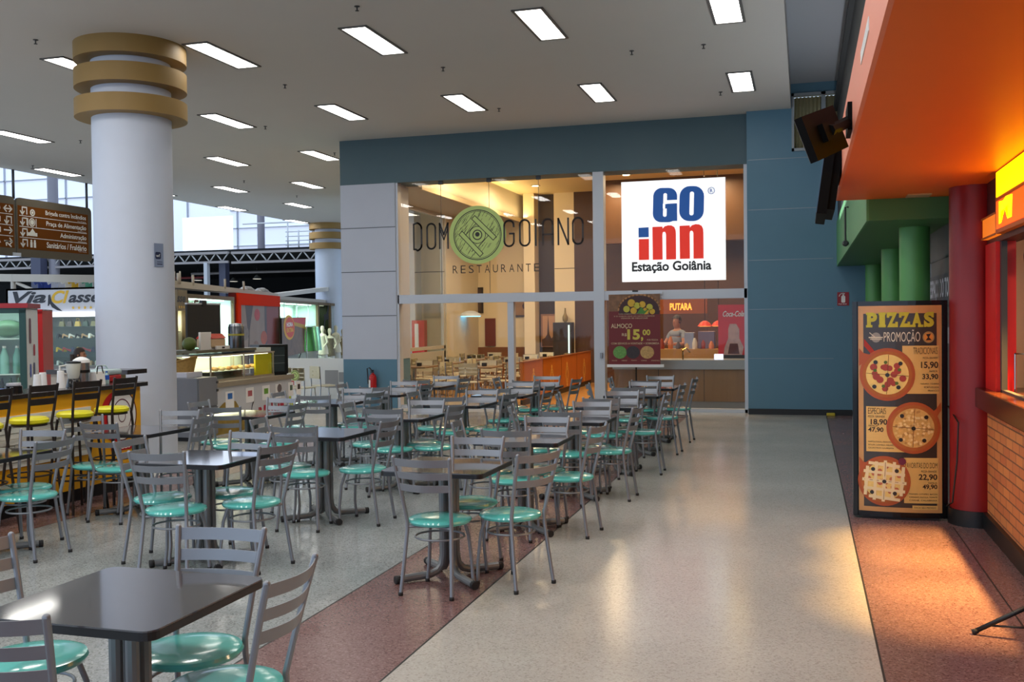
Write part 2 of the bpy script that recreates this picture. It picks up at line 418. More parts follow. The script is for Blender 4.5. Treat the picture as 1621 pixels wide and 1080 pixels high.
# columns with stacked gold rings
def column(x, y, label):
    o = MB().lathe([(.49, 0), (.49, 5.3)], 48, (0, 0, 0)).build('column', column_paint, None, (x, y, 0)); struct(o, label)
    o['category'] = 'column'
    for z0, z1 in ((4.36, 4.58), (4.73, 4.96), (5.08, 5.30)):
        MB().lathe([(.48, z0), (.69, z0), (.69, z1), (.48, z1)], 56).build('ring', gold, o)
    return o
c1 = column(-8.36, 11.13, 'thick round white column with three gold rings beside the yellow bar')
c2 = column(-16.75, 33.4, 'distant round white column with gold rings behind the far shop kiosks')
# small sticker on the near column
a0 = math.atan2(10.98-11.13, -7.85+8.36)
F = Frame((-8.36+.495*math.cos(a0-.02), 11.13+.495*math.sin(a0-.02), 2.44), (-math.sin(a0), math.cos(a0), 0))
st = art('sign_sticker', [rect(-.07, 0, .14, .30)], M('sticker_blue', (128, 140, 166), .4), None, F, 3)
tag(st, 'small bluish notice with a dark logo stuck on the white column', 'sticker')
art('emblem', [rrect(-.055, .10, .085, .09, .02)], M('navy', (24, 34, 70), .5), st, F, 4)
text('wf', -.045, .125, .06, .04, white_gloss, st, F, 5)
art('line', [rect(-.03, .03, .08, .012), rect(-.03, .06, .08, .008)], M('navy', (24, 34, 70)), st, F, 4)

# orange and green canopies over the shops on the right
orange = M('orange_paint', (228, 104, 14), .45, noise=.04, nscale=2)
orange_daylit = M('orange_paint_daylit', (226, 138, 112), .5)  # same orange paint, the cool daylight on the fascia put into its colour
o = struct(MB().box(.29, 5, -8, 9.45, 2.752, 3.1).build('ceiling_canopy', orange), 'orange canopy over the pizza shop')
MB().box(.27, .29, -8, 9.45, 2.75, 3.12).build('fascia', orange_daylit, o)
MB().box(.27, 5, 9.45, 9.47, 2.75, 3.12).build('end_board', orange, o)
MB().box(.266, .27, 4.5, 5.1, 2.92, 2.98).build('gloss_spot', white_gloss, o)  # bright reflection on the fascia, built as a thin white plate
MB().box(.86, 1.05, 9.2, 9.42, 2.742, 2.752).build('recessed_lamp', M('beige_plate', (190, 160, 120)), o)
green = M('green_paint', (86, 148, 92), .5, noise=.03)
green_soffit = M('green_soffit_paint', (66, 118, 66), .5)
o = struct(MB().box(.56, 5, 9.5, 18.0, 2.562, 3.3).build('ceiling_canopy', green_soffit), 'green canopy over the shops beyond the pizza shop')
MB().box(.54, .56, 9.5, 18.0, 2.56, 3.32).build('fascia', green, o)
gcol = M('green_column', (92, 160, 84), .4, noise=.03)
for x, y in ((1.03, 10.4), (1.1, 13.75), (1.13, 17.82)):
    q = MB().lathe([(.14, 0), (.14, 2.562)], 28).build('column', gcol, None, (x, y, 0)); struct(q)
    q['label'] = {10.4: 'nearest green column behind the pizza board', 13.75: 'middle green column behind the pizza board', 17.82: 'farthest green column against the blue wall'}[y]; q['category'] = 'column'
MB().box(1.22, 1.3, 17.9, 17.98, 0, 2.5).build('door_2', M('door_rust', (150, 70, 50)))['kind'] = 'structure'
shop_wall = M('shop_wall_dark', (92, 88, 84), .5)
o = struct(MB().box(1.28, 1.45, 9.2, 18.0, 0, 2.56).build('wall_right', shop_wall))
MB().box(1.27, 1.28, 11.3, 11.36, 0, 2.25).build('trim', alu, o)
MB().box(1.272, 1.28, 9.2, 18, 2.25, 2.27).build('trim', black, o)
# red pillar
o = struct(MB().lathe([(.2, .13), (.2, 2.752)], 36).build('column', M('red_pillar', (136, 14, 18), .4, noise=.04, nscale=2), None, (1.345, 8.9, 0)), 'round red pillar between the pizza board and brick counter')
o['category'] = 'column'
MB().lathe([(.215, 0), (.215, .13)], 36).build('plinth', black, o)
# pizza shop: brick counter wall, ledge, service window, inner walls
brick = brick_mat('brick')
o = struct(MB().box(1.40, 1.6, -8, 8.75, .13, .97).build('wall_brick', brick))
MB().box(1.365, 1.6, -8, 8.72, 0, .13).build('plinth', black, o)
ledge = MB().box(1.31, 1.95, -8, 8.72, .972, 1.13, .01).build('counter_ledge', M('dark_wood', (66, 34, 20), .22, noise=.3, nscale=4, stretch=(6, 1, 1)))
tag(ledge, 'dark wooden counter ledge running along the top of the brick wall', 'counter')
jamb = struct(MB().box(1.38, 1.52, 8.22, 8.66, 1.13, 2.26).build('trim_4', M('red_jamb', (214, 26, 18), .4)))
struct(MB().box(1.40, 1.55, -8, 8.72, 2.26, 2.752).build('wall_above_window', M('maroon', (70, 18, 16), .5)))
g = MB().box(1.41, 1.45, 8.16, 8.22, 1.13, 2.26).box(1.41, 1.45, -8, 8.2, 1.13, 1.15).box(1.41, 1.45, 5.4, 5.46, 1.13, 2.26)
w4 = struct(g.build('window_4', dark_grey))
struct(MB().box(1.55, 5, 8.72, 8.95, 0, 2.752).build('wall_shop_far', M('shop_cream', (222, 200, 166), .5)))
struct(MB().box(4.9, 5, -8, 8.95, 0, 2.752).build('wall_shop_back', M('shop_cream', (222, 200, 166))))
q = MB().box(1.86, 1.95, 8.3, 8.45, .9, 2.4).build('post', M('grey_post', (110, 108, 110), .4)); tag(q, 'grey post inside the pizza shop window', 'post')
q = MB().tube([(1.5, 8.16, 1.42), (1.72, 7.7, 1.42), (1.95, 7.2, 1.42)], .006).tube([(1.5, 8.16, 1.13), (1.5, 8.16, 1.42)], .006).build('guard_rail', chrome); tag(q, 'thin chrome rail on the pizza counter ledge', 'rail')
q = MB().lathe([(.02, 0), (.12, .01), (.14, .05), (.13, .2), (.09, .31), (.02, .34)], 20).build('red_bin', M('red_plastic', (190, 30, 30), .35), None, (1.80, 7.7, 1.13)); tag(q, 'red rounded container on the pizza counter inside the window', 'container')
q = MB().lathe([(.02, 0), (.09, .015), (.1, .06), (.04, .1)], 16, (0, 0, 0), 'x').tube([(.05, 0, 0), (.05, .03, .12)], .012).build('wall_lamp', dark_grey, None, (1.55, 8.1, 2.14)); tag(q, 'dark round lamp at the top of the pizza window', 'lamp')

# ------------------------------------------------------------ recessed lamps
proto = None
frame_m = M('lamp_frame', (96, 94, 92), .5)
ROWS = [(11.85, -.85, 2.2, (0, 1, 2, 3, 4)), (15.7, -.9, 2.225, (0, 1, 2, 3, 4, 5, 6)), (19.6, -.95, 2.26, (4, 5, 6, 7)), (23.7, -1.0, 2.29, (5, 6, 7)), (27.7, -1.02, 2.31, (6, 7)), (32.1, -1.02, 2.33, (7,))]
RN = ['nearest', 'second', 'third', 'fourth', 'fifth', 'farthest']
def ordn(i): return ['first', 'second', 'third', 'fourth', 'fifth', 'sixth', 'seventh', 'eighth', 'ninth', 'tenth', 'eleventh', 'twelfth', 'thirteenth', 'fourteenth'][i]
for ri, (y, x0, dx, ks) in enumerate(ROWS):
    for j, k in enumerate(ks):
        x = x0-dx*k
        lab = f'{ordn(j)} lit ceiling panel from the right, {RN[ri]} row of the hall' if len(ks) > 1 else 'single lit ceiling panel in the farthest row beyond the window'
        if proto is None:
            proto = thing('ceiling_light', lab, 'ceiling light', (x, y, 5.3), 0, 'long ceiling lights')
            MB().box(-.19, -.155, -.66, .66, -.015, 0).box(.155, .19, -.66, .66, -.015, 0).box(-.19, .19, -.66, -.625, -.015, 0).box(-.19, .19, .625, .66, -.015, 0).build('frame', frame_m, proto)
            MB().box(-.155, .155, -.625, .625, -.008, 0).build('diffuser', tube_emit, proto)
        else: dup(proto, (x, y, 5.3), 0, lab)
# sprinkler heads
sp = [(-4.86, 10.5), (-1.25, 13.4), (-1.26, 16.3), (-4.89, 13.4), (-4.95, 16.3), (-9.24, 10.45), (-9.43, 16.35), (-9.55, 19.4), (-13.5, 16.4), (-13.55, 22.4), (-13.8, 25.6), (-16.6, 18.6), (-2.2, 13.4), (-7.5, 13.6)]
sl = ['by the top edge above the restaurant', 'near the rightmost edge, nearer one', 'over the right end of the beam', 'between the two front light rows', 'just above the restaurant beam', 'left of the gold-ringed column', 'right of the gold-ringed column', 'by the left end of the beam', 'left of the column, lower down', 'over the far stalls', 'farthest over the stalls', 'at the far left ceiling edge', 'between two lights near top right', 'between two lights right of the column']
proto = None
for (x, y), l in zip(sp, sl):
    lab = 'small dark sprinkler head on the ceiling, '+l
    if proto is None:
        proto = thing('sprinkler', lab, 'sprinkler', (x, y, 5.3), 0, 'ceiling sprinklers')
        MB().lathe([(.007, -.055), (.009, -.008), (.032, -.006), (.032, 0)], 14).build('stem', dark_grey, proto)
        MB().lathe([(.022, -.055), (.022, -.05)], 14).build('deflector', black, proto)
    else: dup(proto, (x, y, 5.3), 0, lab)
# ============================================================ TABLES AND CHAIRS OF THE HALL
def arc_back(z, x, depth, n=9):
    return [(-x+2*x*i/(n-1), -.25+.035-depth*math.sin(PI*i/(n-1)) - .035 + .0, z) for i in range(n)]
def make_chair():
    t = thing('cafe_chair', 'x', 'chair')
    MB().lathe([(.06, .428), (.17, .428), (.196, .436), (.204, .450), (.198, .462), (.17, .470), (.10, .474), (.03, .475)], 36).build('seat', aqua, t)
    for sx in (-1, 1):
        pts = []
        ctrl = [(.175, -.215, .006), (.163, -.185, .21), (.152, -.16, .40), (.152, -.158, .46), (.165, -.19, .60), (.182, -.232, .77), (.193, -.26, .872)]
        l = MB().tube([(sx*a, b, c) for a, b, c in ctrl], .0125, 10).build('back_leg', silver, t)
        MB().lathe([(.015, 0), (.016, .022)], 10, (sx*.1755, -.216, 0)).build('foot_cap', rubber, l)
        MB().ball((sx*.193, -.26, .873), .0125, 8).build('end_plug', MATS['silver_paint'], l)
        ctrl = [(.165, .142, .006), (.152, .150, .15), (.138, .135, .33), (.12, .105, .43)]
        l = MB().tube([(sx*a, b, c) for a, b, c in ctrl], .0115, 10).build('front_leg', silver, t)
        MB().lathe([(.014, 0), (.015, .022)], 10, (sx*.165, .142, 0)).build('foot_cap', rubber, l)
    MB().tube([(.157*math.cos(2*PI*k/28), .152*math.sin(2*PI*k/28)-.005, .345) for k in range(28)], .007, 8, True).build('ring_stretcher', silver, t)
    MB().tube([(-.15, -.155, .425), (0, -.10, .422), (.15, -.155, .425)], .009, 8).build('seat_rail', silver, t)
    MB().tube([(-.125, .105, .422), (0, .10, .42), (.125, .105, .422)], .009, 8).build('seat_rail', silver, t)
    for z, h, lean, hw in ((.822, .048, -.250, .184), (.742, .044, -.229, .176), (.662, .046, -.209, .168)):
        m = MB(); n = 12
        for i in range(n):
            q = []
            for a in (i/n, (i+1)/n):
                s = math.sin(PI*a); x = -hw+2*hw*a; y = lean-.038*s
                sag = .010*s
                q.append((x, y, z-sag*.3, h))
            (xa, ya, za, h), (xb, yb, zb, _) = q
            for dy in (0, .005):
                m.face([(xa, ya-dy, za), (xb, yb-dy, zb), (xb, yb-dy-.012, zb+h), (xa, ya-dy-.012, za+h)], True)
            m.face([(xa, ya-.012, za+h), (xb, yb-.012, zb+h), (xb, yb-.017, zb+h), (xa, ya-.017, za+h)])
            m.face([(xa, ya, za), (xb, yb, zb), (xb, yb-.005, zb), (xa, ya-.005, za)])
        bmesh.ops.remove_doubles(m.bm, verts=m.bm.verts, dist=1e-5)
        m.build('slat', silver, t)
    return t
def make_table():
    t = thing('cafe_table', 'x', 'table')
    def rr(e): return rrect(-.35-e, -.35-e, .7+2*e, .7+2*e, .045, 5)
    MB().prism(rr(-.002), .744, .7505).build('tabletop', table_top_m, t)
    MB().prism(rr(0), .718, .7445).build('edge_band', table_edge, t)
    MB().box(-.2, .2, -.03, .03, .70, .718).box(-.03, .03, -.2, .2, .70, .718).build('mount_plate', dark_grey, t)
    for sx in (-1, 1):
        for sy in (-1, 1):
            p = [(sx*.034, sy*.034, .705), (sx*.034, sy*.034, .16), (sx*.042, sy*.042, .09), (sx*.065, sy*.065, .05), (sx*.10, sy*.10, .033), (sx*.265, sy*.265, .028)]
            l = MB().tube(p, .025, 10).build('leg', M('table_leg_paint', (132, 135, 138), .4, .35, noise=.05), t)
            MB().tube([(sx*.255, sy*.255, .027), (sx*.278, sy*.278, .026)], .027, 10).build('foot_cap', rubber, l)
    return t
TABLES = {  # name: centre, row, place
    'T0': (-2.32, 3.02), 'T1': (-2.29, 6.28), 'T2': (-2.20, 7.87), 'T3': (-2.14, 9.45), 'T4': (-2.07, 11.0), 'T5': (-2.07, 12.62), 'T6': (-2.05, 13.98),
    'B0': (-4.16, 6.28), 'B1': (-4.04, 7.92), 'B2': (-3.95, 9.46), 'B3': (-3.85, 11.0), 'B4': (-3.74, 12.4), 'B5': (-3.72, 13.85),
    'C0': (-5.95, 6.1), 'C1': (-5.84, 7.8), 'C2': (-5.66, 9.42), 'C3': (-5.5, 10.98), 'C4': (-5.42, 12.4), 'C5': (-5.4, 13.85)}
ROWN = {'T': 'walkway row', 'B': 'middle row', 'C': 'left row'}
OV = {'T': ['first', 'second', 'third', 'fourth', 'fifth', 'sixth', 'last'], 'B': ['first', 'second', 'third', 'fourth', 'fifth', 'last'], 'C': ['first', 'second', 'third', 'fourth', 'fifth', 'last']}
chair0, table0 = make_chair(), make_table()
used = {'c': False, 't': False}
for k, (x, y) in TABLES.items():
    r, i = k[0], int(k[1])
    lab = {'T': 'dark square cafe table, {} in the row beside the walkway', 'B': 'dark square cafe table, {} in the middle row from the camera', 'C': 'dark square cafe table, {} in the left row near the yellow bar'}[r].format(OV[r][i])
    if k == 'T0': lab = 'nearest dark square cafe table with two lamp reflections, lower left corner'
    rz = random.uniform(-.02, .02)
    if not used['t']:
        table0.location = (x, y, 0); table0.rotation_euler = (0, 0, rz); table0['label'] = lab; table0['group'] = 'square cafe tables'; used['t'] = True
    else: dup(table0, (x, y, 0), rz, lab, 'square cafe tables')
SIDE = {'S': 'near side', 'N': 'far side', 'E': 'right side', 'W': 'left side'}
def put_chair(k, side, bx=None, by=None, ang=None):
    x, y = TABLES[k]
    jx, jy, ja = random.uniform(-.03, .03), random.uniform(-.03, .03), random.uniform(-5, 5)
    d = {'S': (x+jx, y-.57, 0), 'N': (x+jx, y+.54, 180), 'E': (x+.62, y+jy, 90), 'W': (x-.60, y+jy, -90)}[side]
    bx = d[0] if bx is None else bx; by = d[1] if by is None else by
    a = math.radians(d[2]+(ja if ang is None else ang))
    loc = (bx+.255*-math.sin(a), by+.255*math.cos(a), 0)
    lab = f'grey chair, aqua seat, at {SIDE[side]} of {OV[k[0]][int(k[1])]} table in {ROWN[k[0]]}'
    if k == 'T0': lab = f'grey chair with aqua seat at {SIDE[side]} of the nearest table, lower left'
    if not used['c']:
        chair0.location = loc; chair0.rotation_euler = (0, 0, a); chair0['label'] = lab; chair0['group'] = 'aqua cafe chairs'; used['c'] = True
    else: dup(chair0, loc, a, lab, 'aqua cafe chairs')
for a in [('T0', 'N', -2.31, 3.59, 4), ('T0', 'E', -1.69, 3.05, 4), ('T0', 'S', -2.30, 2.36, 6), ('T0', 'W', -3.08, 3.1, 0),
          ('T1', 'S', -2.26, 5.71, -5), ('T1', 'N', -2.26, 6.81, 3), ('T1', 'E', -1.62, 6.10, -28),
          ('T2', 'S', -2.20, 7.32, 2), ('T2', 'N', -2.14, 8.36, 3), ('T2', 'E', -1.57, 7.77, -7), ('T2', 'W', -2.78, 7.85, 8),
          ('T3', 'S', -2.14, 8.88, -5), ('T3', 'N', -2.07, 9.95, 8), ('T3', 'E', -1.53, 9.41, -3), ('T3', 'W', -2.74, 9.35, 12),
          ('T4', 'S', -2.07, 10.42, 6), ('T4', 'N', -2.03, 11.45, 8), ('T4', 'E', -1.47, 11.05, 1), ('T4', 'W', -2.66, 10.95, 10),
          ('T5', 'S', -2.06, 12.10, 8), ('T5', 'N', -2.03, 13.1), ('T5', 'E', -1.48, 12.68, -3), ('T5', 'W', -2.65, 12.55, 10),
          ('T6', 'S', -2.05, 13.44, 6), ('T6', 'N', -2.0, 14.45, 5), ('T6', 'E', -1.46, 13.95, -3), ('T6', 'W', -2.62, 13.9, 6),
          ('B0', 'S', -4.09, 5.63, 8), ('B0', 'W', -4.74, 6.22, 4), ('B0', 'E', -3.50, 6.17, -12), ('B0', 'N', -4.1, 6.80, -8),
          ('B1', 'S', -3.98, 7.27, 8), ('B1', 'W', -4.60, 7.78, 10), ('B1', 'E', -3.39, 7.85, 0),
          ('B2', 'S', -3.9, 8.88, 3), ('B2', 'N', -3.85, 9.9, 8), ('B2', 'E', -3.31, 9.33, -5), ('B2', 'W', -4.55, 9.45, 4),
          ('B3', 'S', -3.80, 10.38, 8), ('B3', 'N', -3.72, 11.4, 7), ('B3', 'E', -3.23, 10.95, -8), ('B3', 'W',),
          ('B4', 'S', -3.66, 11.75), ('B4', 'N', -3.66, 12.85, 6), ('B4', 'E', -3.11, 12.3, -4),
          ('B5', 'S', -3.68, 13.25), ('B5', 'N', -3.65, 14.3, 5), ('B5', 'E', -3.08, 13.75, -8), ('B5', 'W', -4.28, 13.8, 4),
          ('C0', 'E', -5.30, 6.10, -1), ('C0', 'N', -5.88, 6.63, 8),
          ('C1', 'S', -5.80, 7.20, -3), ('C1', 'W', -6.35, 7.66, -25), ('C1', 'E', -5.21, 7.85, 8), ('C1', 'N', -5.82, 8.38, 12),
          ('C2', 'S', -5.62, 8.80, 10), ('C2', 'W', -6.25, 9.35, 0), ('C2', 'E', -5.04, 9.3, 0), ('C2', 'N', -5.58, 9.92, -8),
          ('C3', 'S', -5.42, 10.38, 8), ('C3', 'W', -6.08, 10.75, 6), ('C3', 'E', -4.9, 10.92, -10), ('C3', 'N', -5.4, 11.5, 8),
          ('C4', 'S', -5.3, 11.8, 6), ('C4', 'W', -6.0, 12.3), ('C4', 'N', -5.34, 12.88, 6), ('C4', 'E', -4.81, 12.4, -4),
          ('C5', 'S', -5.3, 13.25), ('C5', 'N', -5.22, 14.25, 5), ('C5', 'E', -4.75, 13.75, -6)]:
    put_chair(*a)

# ============================================================ YELLOW BAR
yellow = M('bar_yellow', (236, 168, 22), .4, noise=.05)
bar_top = M('bar_top', (44, 36, 34), .2, noise=.2, nscale=5)
t = thing('bar_counter', 'long yellow juice bar counter with dark top and rustic wood front', 'counter', (0, 0, 0))
MB().box(-7.30, -6.75, 4.2, 9.17, 1.055, 1.10, .006).build('countertop', bar_top, t)
MB().box(-7.15, -6.80, 4.2, 9.1, .12, 1.055).build('front_panel', yellow, t)
MB().box(-7.15, -6.82, 4.2, 9.1, 0, .12).build('plinth', black, t)
# rustic planks
m = MB(); random.seed(3)
for r in range(9):
    y = 4.2
    while y < 8.28:
        l = random.uniform(.5, 1.1); e = min(8.30, y+l); d = random.uniform(.008, .028)
        z = .44+r*.0525
        m.box(-6.80, -6.80+d, y, e-.004, z, z+.048); y = e
m.build('plank_cladding', M('rustic_wood', (232, 226, 210), .8, noise=.42, nscale=9, stretch=(1, .35, 5)), t)
F = Frame((-6.798, 8.77, .77), (0, 1, 0))
red = M('sign_red', (200, 22, 28), .4); sign_white = M('sign_white', (236, 232, 228), .4); sign_black = M('sign_black', (22, 20, 20), .4)
e = art('round_emblem', [disc(-.06, 0, .25, 40, .26)], red, t, F, 2, 'red and white round emblem on the yellow front')
art('emblem_face', [disc(.02, .0, .22, 40, .25)], sign_white, e, F, 3)
art('emblem_line', ring(.02, 0, .15, .012, 36, .175), M('emblem_maroon', (90, 20, 40)), e, F, 4)
art('emblem_line', ring(.02, 0, .235, .012, 36, .262), M('emblem_maroon', (90, 20, 40)), e, F, 4); art('emblem_line', ring(.02, 0, .06, .01, 24, .07), M('emblem_maroon', (90, 20, 40)), e, F, 4)
art('emblem_band', [rect(-.10, .045, .24, .035)], sign_white, e, F, 5)
text('SUCOS', -.06, .048, .16, .03, red, e, F, 6, .02)
F2 = Frame((-6.798, 8.77, .77), (0, 1, 0))
art('emblem_base', [rrect(-.16, -.36, .36, .07, .03)], red, t, F2, 2); text('SUCOS', -.10, -.345, .24, .04, sign_white, t, F2, 4, .03)
# rear shelf of the bar
t = thing('bar_back_shelf', 'raised dark shelf at the back of the bar, against the column', 'shelf')
MB().box(-8.4, -7.30, 9.55, 9.9, 1.15, 1.20).build('shelf_board', bar_top, t)
MB().box(-8.38, -7.60, 9.60, 9.85, 0, 1.15).build('shelf_panel', M('shelf_panel_grey', (170, 160, 150), .5), t)
MB().box(-7.60, -7.55, 9.60, 9.85, 0, 1.15).build('end_post', M('end_post', (190, 186, 150), .5), t)
# stools
def make_stool():
    t = thing('bar_stool', 'x', 'stool')
    dk = M('stool_black', (40, 30, 26), .4)
    MB().lathe([(.03, .86), (.135, .86), (.16, .875), (.162, .90), (.14, .918), (.05, .922)], 28).build('seat', M('seat_yellow', (226, 218, 26), .4, noise=.05), t)
    MB().lathe([(.02, .845), (.145, .845), (.145, .86)], 24).build('seat_plate', dk, t)
    for sx in (-1, 1):
        MB().tube([(sx*.19, .17, 0), (sx*.15, .13, .5), (sx*.11, .10, .85)], .012).build('front_leg', dk, t)
        MB().tube([(sx*.19, -.19, 0), (sx*.15, -.15, .5), (sx*.125, -.125, .86), (sx*.135, -.15, 1.0), (sx*.145, -.185, 1.21)], .012).build('back_leg', dk, t)
    for z in (.3, .42):
        r = .2-.05*z
        MB().tube([(r*math.cos(2*PI*k/24), r*math.sin(2*PI*k/24), z) for k in range(24)], .008, 6, True).build('foot_ring', dk, t)
    for z, d in ((1.145, -.175), (1.03, -.157)):
        m = MB(); n = 8
        for i in range(n):
            x0, x1 = -.138+.276*i/n, -.138+.276*(i+1)/n
            y0, y1 = d-.02*math.sin(PI*i/n), d-.02*math.sin(PI*(i+1)/n)
            m.hexa([(x0, y0, z), (x1, y1, z), (x1, y1+.008, z), (x0, y0+.008, z)], [(x0, y0-.01, z+.055), (x1, y1-.01, z+.055), (x1, y1-.002, z+.055), (x0, y0-.002, z+.055)])
        m.build('slat', dk, t)
    return t
st0 = make_stool()
for i, (y, l, a) in enumerate([(6.62, 'leftmost in the picture', 80), (7.14, 'second from the left', 84), (7.71, 'third from the left', 78), (8.22, 'rightmost, before the round red emblem', 84)]):
    lab = 'black bar stool with yellow round seat, '+l
    if i == 0:
        st0.location = (-6.47, y, 0); st0.rotation_euler = (0, 0, math.radians(a)); st0['label'] = lab; st0['group'] = 'yellow bar stools'
    else: dup(st0, (-6.47, y, 0), math.radians(a), lab, 'yellow bar stools')
# things on the bar
Z = 1.10
cup_m = M('cup_white', (236, 236, 236), .5)
cp = None
for i, (x, y, h, l) in enumerate([(-7.0, 7.84, .15, 'shortest stack of white plastic cups left on the bar'), (-7.05, 7.97, .16, 'middle stack of white plastic cups beside the blender'), (-6.98, 8.13, .17, 'tall stack of white plastic cups just left of the blender')]):
    m = MB(); pr = []
    nn = int(h/.03)
    for k in range(nn):
        z = k*.03; pr += [(.036+.004, z), (.032, z+.028)]
    m.lathe([(.042, 0)]+[(.040-.009*q/h/1, q) for q in [h*.3, h*.7, h]], 18)
    o = m.build('cup_stack', cup_m, None, (x, y, Z)); tag(o, l, 'cups', 'white cup stacks')
    MB().lathe([(.043, z*.03) if z % 2 == 0 else (.0415, z*.03) for z in range(2)]+[(.0415, .004)], 18).build('rim', cup_m, o)
t = thing('blender', 'white jug blender on a black base, on the bar', 'blender', (-7.0, 8.33, Z))
MB().lathe([(.085, 0), (.08, .03), (.065, .10), (.06, .11)], 20).build('base', black_gloss, t)
MB().lathe([(.055, .11), (.07, .16), (.085, .31), (.085, .315)], 20).build('jug', M('jug_white', (206, 206, 198), .3), t)
MB().lathe([(.088, .315), (.088, .335), (.03, .345)], 20).build('lid', black, t)
MB().tube([(-.05, -.06, .29), (-.08, -.13, .28), (-.08, -.13, .2), (-.045, -.055, .17)], .014).build('handle', M('jug_white', (206, 206, 198)), t)
t = thing('juice_dispenser', 'steel cylindrical juice pot with black band behind the blender', 'dispenser', (-7.06, 8.52, Z))
MB().lathe([(.10, 0), (.10, .33), (.09, .34)], 28).build('body', M('steel', (176, 178, 182), .22, .9), t)
MB().lathe([(.103, .185), (.103, .225)], 28).build('band', black, t)
MB().lathe([(.105, .33), (.10, .37), (.06, .40), (.02, .415)], 24).build('lid', M('cloth_white', (230, 230, 230), .7, noise=.1, nscale=20, bump=.6), t)
t = thing('water_bottle', 'clear bottle with blue label standing on the bar', 'bottle', (-6.98, 8.80, Z))
MB().lathe([(.03, 0), (.033, .01), (.033, .12), (.014, .16), (.014, .17)], 16).build('body', M('bottle_clear', (170, 200, 200), .1), t)
MB().lathe([(.0345, .06), (.0345, .13)], 16).build('bottle_label', M('bottle_blue', (40, 90, 190), .4), t)
MB().lathe([(.015, .17), (.015, .19)], 12).build('cap', M('bottle_blue', (40, 90, 190)), t)
t = thing('cooler_box', 'red cooler box with pale lid at the right end of the bar', 'cooler', (-7.22, 9.02, Z), .1)
MB().box(-.12, .12, -.19, .19, 0, .075, .015).build('body', M('cooler_red', (176, 30, 36), .4), t)
MB().box(-.125, .125, -.195, .195, .075, .135, .02).build('lid', M('cooler_lid', (176, 196, 198), .4), t)
MB().tube([(0, -.12, .13), (0, -.07, .175), (0, .07, .175), (0, .12, .13)], .008).build('handle', M('cooler_lid', (176, 196, 198)), t)
t = thing('paper_bag', 'small white bag with black handles beside the juice pot', 'bag', (-6.98, 8.66, Z))
MB().hexa([(-.05, -.06, 0), (.05, -.06, 0), (.05, .06, 0), (-.05, .06, 0)], [(-.03, -.07, .13), (.03, -.07, .13), (.03, .07, .13), (-.03, .07, .13)]).build('body', sign_white, t)
MB().tube([(.03, -.05, .11), (.03, -.03, .19), (.03, .03, .19), (.03, .05, .11)], .006).build('handle', black, t)
for i, (x, y, h, r, c, l) in enumerate([(-7.02, 7.30, .30, .055, (26, 22, 40), 'tall black flask at the left end of the bar'), (-6.95, 7.49, .07, .075, (20, 20, 22), 'low black round tin with pale lid on the bar')]):
    o = MB().lathe([(r, 0), (r, h*.9), (r*.8, h)], 20).build('flask' if i == 0 else 'tin', M('flask%d' % i, c, .25), None, (x, y, Z)); tag(o, l, 'flask' if i == 0 else 'tin')
    MB().lathe([(r*.82, h*.9), (r*.82, h+.02)], 20).build('lid', M('lid_pale', (206, 206, 214), .4) if i else M('lid_purple', (70, 60, 160), .4), o)
for n_, s_ in (('blender', .74), ('juice_dispenser', .70), ('water_bottle', .68)): bpy.data.objects[n_].scale = (s_+.1, s_+.1, s_)
# drinks fridges behind the bar
fr_green = M('fridge_green', (14, 62, 60), .35)
def fridge(x, y, rz, frame_c, side_c, label, fancy):
    t = thing('drinks_fridge', label, 'fridge', (x, y, 0), rz)
    w, d, h = .66, .6, 1.92
    MB().box(-w/2, -w/2+.02, -d, 0, 0, h).build('side_panel', side_c, t); MB().box(w/2-.02, w/2, -d, 0, 0, h).build('side_panel', side_c, t)
    MB().box(-w/2, w/2, -d, -d+.02, 0, h).box(-w/2, w/2, -d, 0, 0, .25).box(-w/2, w/2, -d, 0, h-.02, h).build('cabinet', M('fridge_inside', (220, 232, 228), .4), t)
    MB().box(-w/2, -w/2+.07, 0, .03, .25, h-.02).box(w/2-.07, w/2, 0, .03, .25, h-.02).box(-w/2, w/2, 0, .03, h-.06, h).box(-w/2, w/2, 0, .03, .2, .27).build('door_frame', frame_c, t)
    MB().box(-w/2+.07, w/2-.07, .008, .014, .27, h-.06).build('door_glass', glass_dim, t)
    for z in (1.14, .88, .6): MB().box(-w/2+.02, w/2-.02, -d+.05, -.03, z, z+.012).build('wire_shelf', M('shelf_white', (230, 240, 236), .4), t)
    MB().box(-w/2+.03, w/2-.03, -.10, -.06, h-.05, h-.03).build('light_strip', emis('fridge_lamp', (225, 255, 245), 7), t)
    return t
t = fridge(-8.99, 9.43, math.radians(210), fr_green, M('fridge_white', (224, 222, 214), .4), 'glass drinks fridge with green frame behind the bar, lit inside', 1)
MB().box(-.36, .36, -.62, .06, 1.92, 1.975).build('top_board', M('fridge_red', (150, 24, 34), .4), t)
